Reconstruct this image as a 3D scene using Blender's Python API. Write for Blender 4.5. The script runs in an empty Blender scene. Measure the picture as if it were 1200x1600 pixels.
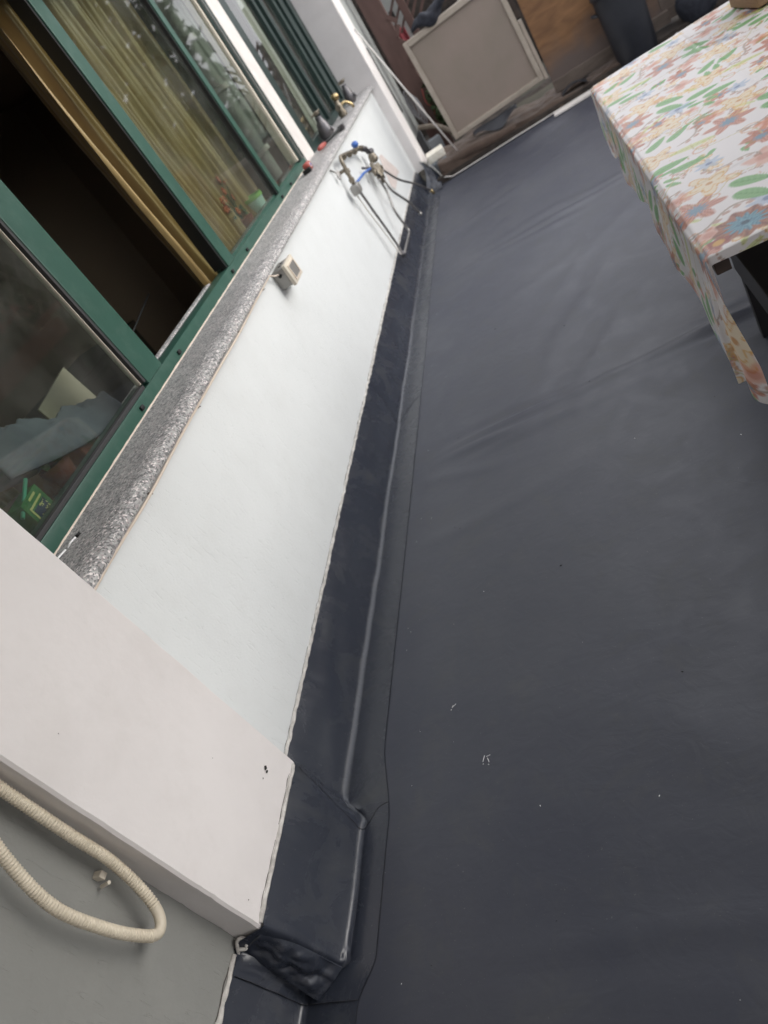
import bpy, bmesh, math, random
import numpy as np
from mathutils import Vector, Matrix, noise

random.seed(7)
rng = np.random.default_rng(7)
S = bpy.context.scene
COL = S.collection

# ------------------------------------------------------------------ camera, sky, sun, exposure
cd = bpy.data.cameras.new("camera")
cam = bpy.data.objects.new("camera", cd)
COL.objects.link(cam)
R = ((0.83897606, -0.36802421, -0.40084579),
     (0.09242316, -0.62954905, 0.77144407),
     (-0.53626218, -0.68427054, -0.49416262))   # columns: image right, image down, view direction
M = Matrix(((R[0][0], -R[0][1], -R[0][2], 0), (R[1][0], -R[1][1], -R[1][2], 0),
            (R[2][0], -R[2][1], -R[2][2], 1.55), (0, 0, 0, 1)))
cam.matrix_world = M
cd.sensor_fit = 'VERTICAL'
cd.sensor_height = 36.0
cd.sensor_width = 27.0
cd.lens = 1151.868 / 1600 * 36.0
cd.clip_start = 0.02
cd.clip_end = 900
cd.dof.use_dof = True
cd.dof.focus_distance = 1.7
cd.dof.aperture_fstop = 3.6
S.camera = cam

SUN_EL, SUN_AZ = math.radians(20), math.radians(76)     # azimuth from +Y towards +X
w = bpy.data.worlds.new("World")
S.world = w
w.use_nodes = True
nt = w.node_tree
bg = nt.nodes["Background"]
sky = nt.nodes.new("ShaderNodeTexSky")
sky.sky_type = 'NISHITA'
sky.sun_disc = False
sky.sun_elevation = SUN_EL
sky.sun_rotation = SUN_AZ
sky.air_density = 1.0
sky.dust_density = 4.5
sky.ozone_density = 1.0
hs = nt.nodes.new("ShaderNodeHueSaturation")      # overcast: the cloud layer takes most of the blue out
hs.inputs["Saturation"].default_value = 0.22
nt.links.new(sky.outputs[0], hs.inputs["Color"])
ov = nt.nodes.new("ShaderNodeMixRGB")            # even cloud cover over the clear sky model
ov.inputs[0].default_value = 0.75
ov.inputs[2].default_value = (7.5, 7.55, 7.9, 1)
nt.links.new(hs.outputs[0], ov.inputs[1])
nt.links.new(ov.outputs[0], bg.inputs[0])
bg.inputs[1].default_value = 0.13
sl = bpy.data.lights.new("sun", 'SUN')
sl.energy = 0.45
sl.angle = math.radians(34)
sl.color = (1.0, 0.95, 0.9)
so = bpy.data.objects.new("sun", sl)
COL.objects.link(so)
sd = Vector((math.sin(SUN_AZ) * math.cos(SUN_EL), math.cos(SUN_AZ) * math.cos(SUN_EL), math.sin(SUN_EL)))
so.rotation_euler = sd.to_track_quat('Z', 'Y').to_euler()
S.view_settings.view_transform = 'Standard'
S.view_settings.look = 'None'
S.view_settings.gamma = 1
S.view_settings.use_curve_mapping = False
S.view_settings.exposure = 1.15
S.render.engine = 'CYCLES'
S.cycles.max_bounces = 8
S.cycles.use_denoising = True

# ------------------------------------------------------------------ materials
MATS = {}
def mat(name, col, rough=0.6, col2=None, scale=8, detail=6, bump=0.0, bscale=60, bdist=0.002, metal=0, spec=0.5,
        stretch=(1, 1, 1), bstretch=(1, 1, 1), ramp=(0.35, 0.65), rvar=0.0, coat=0, trans=0, sheen=0, grime=0.0, gcol=(.2, .19, .17), gscale=3):
    m = bpy.data.materials.new(name)
    m.use_nodes = True
    n, l = m.node_tree.nodes, m.node_tree.links
    b = n["Principled BSDF"]
    b.inputs["Base Color"].default_value = (*col, 1)
    b.inputs["Roughness"].default_value = rough
    b.inputs["Metallic"].default_value = metal
    b.inputs["Specular IOR Level"].default_value = spec
    b.inputs["Coat Weight"].default_value = coat
    b.inputs["Sheen Weight"].default_value = sheen
    tc = n.new("ShaderNodeTexCoord")
    mp = n.new("ShaderNodeMapping")
    mp.inputs["Scale"].default_value = stretch
    l.new(tc.outputs["Object"], mp.inputs[0])
    out = None
    if col2 is not None:
        t = n.new("ShaderNodeTexNoise")
        t.inputs["Scale"].default_value = scale
        t.inputs["Detail"].default_value = detail
        t.inputs["Roughness"].default_value = 0.6
        l.new(mp.outputs[0], t.inputs[0])
        r = n.new("ShaderNodeValToRGB")
        r.color_ramp.elements[0].position = ramp[0]
        r.color_ramp.elements[1].position = ramp[1]
        r.color_ramp.elements[0].color = (*col, 1)
        r.color_ramp.elements[1].color = (*col2, 1)
        l.new(t.outputs[0], r.inputs[0])
        out = r.outputs[0]
        if rvar:
            mr = n.new("ShaderNodeMapRange")
            mr.inputs[3].default_value = rough - rvar
            mr.inputs[4].default_value = rough + rvar
            l.new(t.outputs[0], mr.inputs[0])
            l.new(mr.outputs[0], b.inputs["Roughness"])
    if grime:
        t = n.new("ShaderNodeTexNoise")
        t.inputs["Scale"].default_value = gscale
        t.inputs["Detail"].default_value = 9
        t.inputs["Roughness"].default_value = 0.7
        l.new(tc.outputs["Object"], t.inputs[0])
        r = n.new("ShaderNodeMapRange")
        r.inputs[1].default_value = 0.5
        r.inputs[2].default_value = 0.75
        r.inputs[4].default_value = grime
        l.new(t.outputs[0], r.inputs[0])
        mx = n.new("ShaderNodeMixRGB")
        mx.inputs[1].default_value = (*col, 1)
        mx.inputs[2].default_value = (*gcol, 1)
        if out: l.new(out, mx.inputs[1])
        l.new(r.outputs[0], mx.inputs[0])
        out = mx.outputs[0]
    if out: l.new(out, b.inputs["Base Color"])
    if bump:
        mp2 = n.new("ShaderNodeMapping")
        mp2.inputs["Scale"].default_value = bstretch
        l.new(tc.outputs["Object"], mp2.inputs[0])
        t = n.new("ShaderNodeTexNoise")
        t.inputs["Scale"].default_value = bscale
        t.inputs["Detail"].default_value = 5
        l.new(mp2.outputs[0], t.inputs[0])
        bp = n.new("ShaderNodeBump")
        bp.inputs["Strength"].default_value = bump
        bp.inputs["Distance"].default_value = bdist
        l.new(t.outputs[0], bp.inputs["Height"])
        l.new(bp.outputs[0], b.inputs["Normal"])
    MATS[name] = m
    return m

def plaster(name, col, scratch=0.6):
    m = mat(name, col, 0.85, col2=tuple(c * 0.97 for c in col), scale=5, spec=0.25, grime=0.10, gcol=(.5, .49, .45), gscale=9)
    n, l = m.node_tree.nodes, m.node_tree.links
    b = n["Principled BSDF"]
    tc = n.new("ShaderNodeTexCoord")
    # raked plaster: long thin scratches, mostly upright and slightly fanned
    mp = n.new("ShaderNodeMapping"); mp.inputs["Rotation"].default_value = (0.25, 0, 0); mp.inputs["Scale"].default_value = (24, 85, 13)
    l.new(tc.outputs["Object"], mp.inputs[0])
    t = n.new("ShaderNodeTexNoise"); t.inputs["Scale"].default_value = 1.0; t.inputs["Detail"].default_value = 5; t.inputs["Distortion"].default_value = 1.6
    l.new(mp.outputs[0], t.inputs[0])
    r = n.new("ShaderNodeValToRGB"); r.color_ramp.elements[0].position = 0.62; r.color_ramp.elements[1].position = 0.69
    r.color_ramp.elements[0].color = (1, 1, 1, 1); r.color_ramp.elements[1].color = (0, 0, 0, 1)
    l.new(t.outputs[0], r.inputs[0])
    t2 = n.new("ShaderNodeTexNoise"); t2.inputs["Scale"].default_value = 150; t2.inputs["Detail"].default_value = 4
    l.new(tc.outputs["Object"], t2.inputs[0])
    t3 = n.new("ShaderNodeTexNoise"); t3.inputs["Scale"].default_value = 9; t3.inputs["Detail"].default_value = 4
    l.new(tc.outputs["Object"], t3.inputs[0])
    b1 = n.new("ShaderNodeBump"); b1.inputs["Strength"].default_value = 0.85 * scratch; b1.inputs["Distance"].default_value = 0.0018
    b2 = n.new("ShaderNodeBump"); b2.inputs["Strength"].default_value = 0.5; b2.inputs["Distance"].default_value = 0.0014
    b3 = n.new("ShaderNodeBump"); b3.inputs["Strength"].default_value = 0.12; b3.inputs["Distance"].default_value = 0.012
    l.new(r.outputs[0], b1.inputs["Height"]); l.new(t2.outputs[0], b2.inputs["Height"]); l.new(t3.outputs[0], b3.inputs["Height"])
    l.new(b3.outputs[0], b2.inputs["Normal"]); l.new(b2.outputs[0], b1.inputs["Normal"]); l.new(b1.outputs[0], b.inputs["Normal"])
    return m

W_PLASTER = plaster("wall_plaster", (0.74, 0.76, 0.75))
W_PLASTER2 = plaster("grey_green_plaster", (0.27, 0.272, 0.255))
P_PAINT = mat("pillar_paint", (0.80, 0.765, 0.745), 0.8, col2=(0.76, 0.725, 0.705), scale=4, bump=0.35, bscale=38, bdist=0.003, spec=0.3, grime=0.2, gcol=(.55, .51, .47), gscale=5)
SEALANT = mat("sealant", (0.66, 0.64, 0.60), 0.7, col2=(0.42, 0.40, 0.37), scale=30, bump=0.6, bscale=90, grime=0.35, gcol=(.2, .19, .17), gscale=25)
GREEN = mat("green_paint", (0.022, 0.078, 0.056), 0.42, col2=(0.028, 0.090, 0.066), scale=12, bump=0.1, bscale=200, grime=0.22, gcol=(.14, .2, .17), gscale=14)
DGREEN = mat("dark_green_paint", (0.012, 0.028, 0.025), 0.4, col2=(0.02, 0.04, 0.036), scale=6)
BLACKM = mat("black_metal", (0.006, 0.007, 0.007), 0.6)
RUBBER = mat("gasket", (0.03, 0.03, 0.032), 0.6)
GREYAL = mat("grey_aluminium", (0.33, 0.32, 0.30), 0.4, metal=0.4)
WHITEP = mat("white_paint", (0.78, 0.74, 0.70), 0.5, col2=(0.70, 0.66, 0.62), scale=9, grime=0.15)
CREAM = mat("cream_plastic", (0.72, 0.66, 0.55), 0.45, col2=(0.66, 0.60, 0.50), scale=14, grime=0.25, gcol=(.35, .31, .25), gscale=20)
HOSEM = mat("hose_plastic", (0.70, 0.63, 0.50), 0.42, col2=(0.63, 0.56, 0.44), scale=10, grime=0.3, gcol=(.36, .31, .22), gscale=22)
CABLE = mat("cable_sheath", (0.72, 0.62, 0.52), 0.6)
BRASS = mat("old_brass", (0.16, 0.13, 0.09), 0.45, col2=(0.30, 0.27, 0.22), scale=60, metal=0.7, bump=0.4, bscale=200)
BRIGHTB = mat("bright_brass", (0.62, 0.50, 0.28), 0.25, col2=(0.35, 0.25, 0.12), scale=40, metal=0.9)
PEWTER = mat("pewter", (0.10, 0.10, 0.11), 0.35, col2=(0.16, 0.15, 0.15), scale=30, metal=0.6)
STEEL = mat("steel", (0.50, 0.48, 0.46), 0.28, metal=0.9, col2=(0.30, 0.29, 0.28), scale=50)
BRAID = mat("braided_steel", (0.42, 0.41, 0.40), 0.35, metal=0.85, col2=(0.16, 0.15, 0.14), scale=220, detail=1, bump=0.6, bscale=300)
BLUEP = mat("blue_plastic", (0.06, 0.16, 0.50), 0.4)
REDP = mat("red_plastic", (0.42, 0.09, 0.07), 0.5, col2=(0.28, 0.06, 0.05), scale=30)
DARKW = mat("dark_wood", (0.030, 0.020, 0.016), 0.5, col2=(0.05, 0.034, 0.026), scale=10, stretch=(1, 6, 6))
BLACKB = mat("black_paint_wood", (0.008, 0.007, 0.008), 0.5, col2=(0.014, 0.012, 0.013), scale=8)
WOODB = mat("box_wood", (0.28, 0.17, 0.09), 0.6, col2=(0.20, 0.12, 0.06), scale=9, stretch=(1, 1, 7))
BEIGE = mat("beige_field", (0.30, 0.24, 0.205), 0.6, col2=(0.26, 0.22, 0.18), scale=2.2, bump=0.08, bscale=30, grime=0.15, gcol=(.16, .13, .1), gscale=2)
BEIGEF = mat("beige_frame", (0.44, 0.38, 0.32), 0.5, col2=(0.38, 0.33, 0.27), scale=6, grime=0.3, gcol=(.18, .15, .12), gscale=8)
BLANKET = mat("brown_blanket", (0.060, 0.038, 0.028), 0.95, col2=(0.095, 0.066, 0.050), scale=7, bump=0.7, bscale=160, bdist=0.003, sheen=0.15, grime=0.3, gcol=(.11, .085, .07), gscale=5)
BINM = mat("black_plastic", (0.016, 0.018, 0.024), 0.55, col2=(0.03, 0.032, 0.04), scale=5, rvar=0.1, grime=0.3, gcol=(.06, .06, .065), gscale=4)
STYRO = mat("styrofoam", (0.85, 0.82, 0.74), 0.8, col2=(0.70, 0.66, 0.56), scale=24, bump=0.6, bscale=110)
LATT = mat("brown_lattice", (0.075, 0.040, 0.034), 0.6, col2=(0.11, 0.062, 0.052), scale=9, stretch=(1, 1, .3))
NWALL = mat("neighbour_wall_paint", (0.42, 0.44, 0.42), 0.8, col2=(0.34, 0.35, 0.34), scale=3, grime=0.4, gcol=(.15, .15, .14), gscale=3)
NGREY = mat("grey_sheet", (0.20, 0.22, 0.24), 0.5, col2=(0.15, 0.165, 0.18), scale=3)
NAVYF = mat("navy_cloth", (0.012, 0.014, 0.022), 0.85, col2=(0.03, 0.033, 0.045), scale=25, bump=0.5, bscale=90)
REDF = mat("red_cloth", (0.28, 0.045, 0.055), 0.8, col2=(0.2, 0.03, 0.04), scale=12)
SOIL = mat("dark_earth", (0.022, 0.018, 0.016), 0.95, col2=(0.06, 0.048, 0.04), scale=9, bump=0.8, bscale=30, bdist=0.02)
TWIG = mat("grey_branch", (0.13, 0.11, 0.09), 0.9, col2=(0.2, 0.17, 0.14), scale=20)
ROPE = mat("grey_rope", (0.26, 0.26, 0.27), 0.8, col2=(0.16, 0.16, 0.17), scale=60)
LEAF = mat("leaf_green", (0.028, 0.055, 0.020), 0.6, col2=(0.06, 0.10, 0.035), scale=5)
LEAFP = mat("striped_leaf", (0.10, 0.20, 0.06), 0.5, col2=(0.42, 0.50, 0.30), scale=40, stretch=(1, 1, 1))
GROUND = mat("yard_ground", (0.045, 0.045, 0.032), 0.95, col2=(0.07, 0.062, 0.045), scale=1.5, grime=0.3, gcol=(.10, .09, .07))
ROOMW = mat("room_wall", (0.30, 0.22, 0.17), 0.9)
DARKF = mat("dark_furniture", (0.05, 0.033, 0.024), 0.55, col2=(0.035, 0.026, 0.02), scale=6, stretch=(1, 1, 5))
GREYCL = mat("grey_cotton", (0.15, 0.165, 0.21), 0.9, col2=(0.11, 0.12, 0.155), scale=6, bump=0.3, bscale=140)
CARD = mat("cardboard", (0.36, 0.33, 0.25), 0.8, col2=(0.32, 0.29, 0.22), scale=9)
REDBR = mat("terracotta", (0.26, 0.08, 0.045), 0.75, col2=(0.17, 0.05, 0.035), scale=9)
MINT = mat("mint_plastic", (0.55, 0.78, 0.72), 0.35)
LGREEN = mat("light_green_paper", (0.22, 0.50, 0.10), 0.5)
ORANGE = mat("orange_petal", (0.60, 0.16, 0.05), 0.6, col2=(0.35, 0.08, 0.03), scale=30)
YELLOW = mat("yellow_print", (0.62, 0.60, 0.26), 0.5)
BOXG = mat("green_carton", (0.05, 0.20, 0.07), 0.5, col2=(0.04, 0.15, 0.05), scale=12)
TEAL = mat("teal_plastic", (0.08, 0.38, 0.26), 0.4)
NAVYP = mat("navy_print", (0.03, 0.05, 0.10), 0.5)
PALE = mat("pale_cupboard", (0.34, 0.36, 0.33), 0.6, col2=(0.29, 0.31, 0.28), scale=3)
PALE2 = mat("pale_trim", (0.62, 0.61, 0.56), 0.5)
SCUFF = mat("scuffed_paint", (0.70, 0.62, 0.58), 0.85, col2=(0.55, 0.48, 0.44), scale=18)
SLIVER = mat("white_sliver", (0.85, 0.85, 0.85), 0.4)
RUST = mat("rusty_wire", (0.12, 0.07, 0.05), 0.7)
DARKH = mat("dark_chip", (0.03, 0.028, 0.026), 0.9)

# granite
def granite(name, rough, speck):
    m = mat(name, (0.2, 0.2, 0.2), rough, spec=0.5)
    n, l = m.node_tree.nodes, m.node_tree.links
    b = n["Principled BSDF"]; tc = n.new("ShaderNodeTexCoord")
    v = n.new("ShaderNodeTexVoronoi"); v.inputs["Scale"].default_value = 185; v.inputs["Randomness"].default_value = 1
    l.new(tc.outputs["Object"], v.inputs[0])
    sx = n.new("ShaderNodeSeparateColor"); l.new(v.outputs["Color"], sx.inputs[0])
    r = n.new("ShaderNodeValToRGB"); cr = r.color_ramp; cr.interpolation = 'CONSTANT'
    cr.elements[0].color = (.20, .20, .20, 1); cr.elements[1].position = .26; cr.elements[1].color = (.36, .355, .35, 1)
    e = cr.elements.new(.55); e.color = (.47, .465, .455, 1)
    e = cr.elements.new(.80); e.color = (.40, .36, .355, 1)
    e = cr.elements.new(.90); e.color = (.62 * speck, .58 * speck, .57 * speck, 1)
    l.new(sx.outputs[0], r.inputs[0])
    t = n.new("ShaderNodeTexNoise"); t.inputs["Scale"].default_value = 14; t.inputs["Detail"].default_value = 8
    l.new(tc.outputs["Object"], t.inputs[0])
    mx = n.new("ShaderNodeMixRGB"); mx.blend_type = 'MULTIPLY'; mx.inputs[0].default_value = 0.4
    r2 = n.new("ShaderNodeValToRGB"); r2.color_ramp.elements[0].position = .3; r2.color_ramp.elements[1].position = .7
    r2.color_ramp.elements[0].color = (.55, .56, .56, 1); r2.color_ramp.elements[1].color = (1.25, 1.24, 1.22, 1)
    l.new(t.outputs[0], r2.inputs[0]); l.new(r.outputs[0], mx.inputs[1]); l.new(r2.outputs[0], mx.inputs[2])
    l.new(mx.outputs[0], b.inputs["Base Color"])
    t4 = n.new("ShaderNodeTexNoise"); t4.inputs["Scale"].default_value = 120; t4.inputs["Detail"].default_value = 3
    l.new(tc.outputs["Object"], t4.inputs[0])
    bp = n.new("ShaderNodeBump"); bp.inputs["Strength"].default_value = 0.12 if speck < 1.2 else .25; bp.inputs["Distance"].default_value = 0.0012
    l.new(t4.outputs[0], bp.inputs["Height"]); l.new(bp.outputs[0], b.inputs["Normal"])
    return m
GRAN = granite("granite", 0.62, 1.05)
GRANR = granite("granite_rough_edge", 0.95, 1.3)

GRIME = mat("crack_dirt", (.10, .09, .08), .9)
SEAMD = mat("seam_dirt", (.026, .027, .033), .8)
# membrane
def membrane(name, c1, c2, rough, glossy=0.5):
    m = mat(name, c1, rough)
    n, l = m.node_tree.nodes, m.node_tree.links
    b = n["Principled BSDF"]; tc = n.new("ShaderNodeTexCoord")
    t = n.new("ShaderNodeTexNoise"); t.inputs["Scale"].default_value = 1.7; t.inputs["Detail"].default_value = 9; t.inputs["Roughness"].default_value = .62
    l.new(tc.outputs["Object"], t.inputs[0])
    r = n.new("ShaderNodeValToRGB"); r.color_ramp.elements[0].position = .36; r.color_ramp.elements[1].position = .66
    r.color_ramp.elements[0].color = (*c1, 1); r.color_ramp.elements[1].color = (*c2, 1)
    l.new(t.outputs[0], r.inputs[0])
    # dusty footmarks and faint pale scuffs
    t2 = n.new("ShaderNodeTexNoise"); t2.inputs["Scale"].default_value = 6.5; t2.inputs["Detail"].default_value = 10; t2.inputs["Roughness"].default_value = .7; t2.inputs["Distortion"].default_value = .5
    l.new(tc.outputs["Object"], t2.inputs[0])
    mr = n.new("ShaderNodeMapRange"); mr.inputs[1].default_value = .52; mr.inputs[2].default_value = .78; mr.inputs[4].default_value = .6
    l.new(t2.outputs[0], mr.inputs[0])
    mx = n.new("ShaderNodeMixRGB"); mx.inputs[2].default_value = (.075, .078, .078, 1)
    l.new(r.outputs[0], mx.inputs[1]); l.new(mr.outputs[0], mx.inputs[0])
    v = n.new("ShaderNodeTexNoise"); v.inputs["Scale"].default_value = 190; v.inputs["Detail"].default_value = 2
    l.new(tc.outputs["Object"], v.inputs[0])
    mr3 = n.new("ShaderNodeMapRange"); mr3.inputs[1].default_value = .71; mr3.inputs[2].default_value = .76; mr3.inputs[4].default_value = .5
    l.new(v.outputs[0], mr3.inputs[0])
    mx2 = n.new("ShaderNodeMixRGB"); mx2.inputs[2].default_value = (.16, .16, .155, 1)
    l.new(mx.outputs[0], mx2.inputs[1]); l.new(mr3.outputs[0], mx2.inputs[0])
    l.new(mx2.outputs[0], b.inputs["Base Color"])
    mr2 = n.new("ShaderNodeMapRange"); mr2.inputs[1].default_value = .3; mr2.inputs[2].default_value = .75; mr2.inputs[3].default_value = rough - .05; mr2.inputs[4].default_value = rough + .10
    l.new(t2.outputs[0], mr2.inputs[0]); l.new(mr2.outputs[0], b.inputs["Roughness"])
    b.inputs["Specular IOR Level"].default_value = glossy
    t5 = n.new("ShaderNodeTexNoise"); t5.inputs["Scale"].default_value = 420; t5.inputs["Detail"].default_value = 2
    l.new(tc.outputs["Object"], t5.inputs[0])
    mp = n.new("ShaderNodeMapping"); mp.inputs["Rotation"].default_value = (0, 0, .5); mp.inputs["Scale"].default_value = (1, 3.2, 1)
    l.new(tc.outputs["Object"], mp.inputs[0])
    t6 = n.new("ShaderNodeTexNoise"); t6.inputs["Scale"].default_value = 5; t6.inputs["Detail"].default_value = 4; t6.inputs["Distortion"].default_value = 1.2
    l.new(mp.outputs[0], t6.inputs[0])
    b1 = n.new("ShaderNodeBump"); b1.inputs["Strength"].default_value = .12; b1.inputs["Distance"].default_value = .0006
    b2 = n.new("ShaderNodeBump"); b2.inputs["Strength"].default_value = .10; b2.inputs["Distance"].default_value = .006
    l.new(t5.outputs[0], b1.inputs["Height"]); l.new(t6.outputs[0], b2.inputs["Height"])
    t7 = n.new("ShaderNodeTexNoise"); t7.inputs["Scale"].default_value = 13; t7.inputs["Detail"].default_value = 5; t7.inputs["Distortion"].default_value = 1.6
    l.new(tc.outputs["Object"], t7.inputs[0])
    b3 = n.new("ShaderNodeBump"); b3.inputs["Strength"].default_value = .22; b3.inputs["Distance"].default_value = .004
    l.new(t7.outputs[0], b3.inputs["Height"]); l.new(b2.outputs[0], b3.inputs["Normal"])
    l.new(b3.outputs[0], b1.inputs["Normal"]); l.new(b1.outputs[0], b.inputs["Normal"])
    return m
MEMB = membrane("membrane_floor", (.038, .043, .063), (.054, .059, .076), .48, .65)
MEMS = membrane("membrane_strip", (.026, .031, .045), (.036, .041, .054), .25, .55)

# plywood
def plywood():
    m = mat("plywood", (.2, .1, .04), .7)
    n, l = m.node_tree.nodes, m.node_tree.links
    b = n["Principled BSDF"]; tc = n.new("ShaderNodeTexCoord")
    mp = n.new("ShaderNodeMapping"); mp.inputs["Scale"].default_value = (1.6, 1, 6); mp.inputs["Rotation"].default_value = (0, .12, 0)
    l.new(tc.outputs["Object"], mp.inputs[0])
    t = n.new("ShaderNodeTexNoise"); t.inputs["Scale"].default_value = 3; t.inputs["Detail"].default_value = 8; t.inputs["Distortion"].default_value = .8
    l.new(mp.outputs[0], t.inputs[0])
    r = n.new("ShaderNodeValToRGB"); e = r.color_ramp.elements
    e[0].position = .3; e[0].color = (.15, .075, .034, 1); e[1].position = .7; e[1].color = (.26, .135, .06, 1)
    l.new(t.outputs[0], r.inputs[0])
    sx = n.new("ShaderNodeSeparateXYZ"); l.new(tc.outputs["Object"], sx.inputs[0])
    t2 = n.new("ShaderNodeTexNoise"); t2.inputs["Scale"].default_value = 4; t2.inputs["Detail"].default_value = 6
    l.new(tc.outputs["Object"], t2.inputs[0])
    ad = n.new("ShaderNodeMath"); ad.operation = 'MULTIPLY_ADD'; ad.inputs[1].default_value = .45
    l.new(t2.outputs[0], ad.inputs[0]); l.new(sx.outputs[2], ad.inputs[2])
    mr = n.new("ShaderNodeMapRange"); mr.inputs[1].default_value = .36; mr.inputs[2].default_value = .62; mr.inputs[3].default_value = 1; mr.inputs[4].default_value = 0
    l.new(ad.outputs[0], mr.inputs[0])
    mx = n.new("ShaderNodeMixRGB"); mx.inputs[2].default_value = (.13, .10, .088, 1)     # mud splashed along the foot of the board
    l.new(r.outputs[0], mx.inputs[1]); l.new(mr.outputs[0], mx.inputs[0]); l.new(mx.outputs[0], b.inputs["Base Color"])
    return m
PLY = plywood()

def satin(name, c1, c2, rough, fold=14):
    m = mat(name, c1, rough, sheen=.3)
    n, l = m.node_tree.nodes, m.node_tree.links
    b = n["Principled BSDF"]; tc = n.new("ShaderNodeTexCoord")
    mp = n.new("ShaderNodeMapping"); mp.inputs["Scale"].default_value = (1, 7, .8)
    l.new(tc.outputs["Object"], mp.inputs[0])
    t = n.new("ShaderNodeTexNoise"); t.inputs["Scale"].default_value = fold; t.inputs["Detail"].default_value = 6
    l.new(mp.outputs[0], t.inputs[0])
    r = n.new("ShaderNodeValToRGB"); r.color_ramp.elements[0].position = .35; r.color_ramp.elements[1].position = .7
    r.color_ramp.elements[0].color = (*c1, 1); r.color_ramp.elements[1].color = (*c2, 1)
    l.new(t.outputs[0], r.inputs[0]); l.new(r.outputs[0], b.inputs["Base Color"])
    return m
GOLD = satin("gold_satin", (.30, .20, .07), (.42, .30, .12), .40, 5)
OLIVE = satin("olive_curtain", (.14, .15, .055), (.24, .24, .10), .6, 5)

def glass(name, tint=(0.80, 0.84, 0.80)):
    m = bpy.data.materials.new(name); m.use_nodes = True
    n, l = m.node_tree.nodes, m.node_tree.links
    n.remove(n["Principled BSDF"])
    out = n["Material Output"]
    tr = n.new("ShaderNodeBsdfTransparent"); tr.inputs[0].default_value = (*tint, 1)
    gl = n.new("ShaderNodeBsdfGlossy"); gl.inputs["Roughness"].default_value = 0.02
    fr = n.new("ShaderNodeFresnel"); fr.inputs[0].default_value = 1.55
    mx = n.new("ShaderNodeMixShader")
    df = n.new("ShaderNodeBsdfDiffuse"); df.inputs[0].default_value = (.5, .5, .47, 1)      # dust film
    t = n.new("ShaderNodeTexNoise"); t.inputs["Scale"].default_value = 5; t.inputs["Detail"].default_value = 8
    tc = n.new("ShaderNodeTexCoord"); l.new(tc.outputs["Object"], t.inputs[0])
    mr = n.new("ShaderNodeMapRange"); mr.inputs[1].default_value = .4; mr.inputs[2].default_value = .8; mr.inputs[3].default_value = .015; mr.inputs[4].default_value = .07
    l.new(t.outputs[0], mr.inputs[0])
    mx2 = n.new("ShaderNodeMixShader")
    ge = n.new("ShaderNodeNewGeometry"); inv = n.new("ShaderNodeMath"); inv.operation = 'SUBTRACT'; inv.inputs[0].default_value = 1
    l.new(ge.outputs["Backfacing"], inv.inputs[1])
    mu = n.new("ShaderNodeMath"); mu.operation = 'MULTIPLY'
    l.new(fr.outputs[0], mu.inputs[0]); l.new(inv.outputs[0], mu.inputs[1])
    l.new(mu.outputs[0], mx.inputs[0]); l.new(tr.outputs[0], mx.inputs[1]); l.new(gl.outputs[0], mx.inputs[2])
    l.new(mr.outputs[0], mx2.inputs[0]); l.new(mx.outputs[0], mx2.inputs[1]); l.new(df.outputs[0], mx2.inputs[2])
    l.new(mx2.outputs[0], out.inputs[0])
    return m
GLASS = glass("window_glass")

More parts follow.
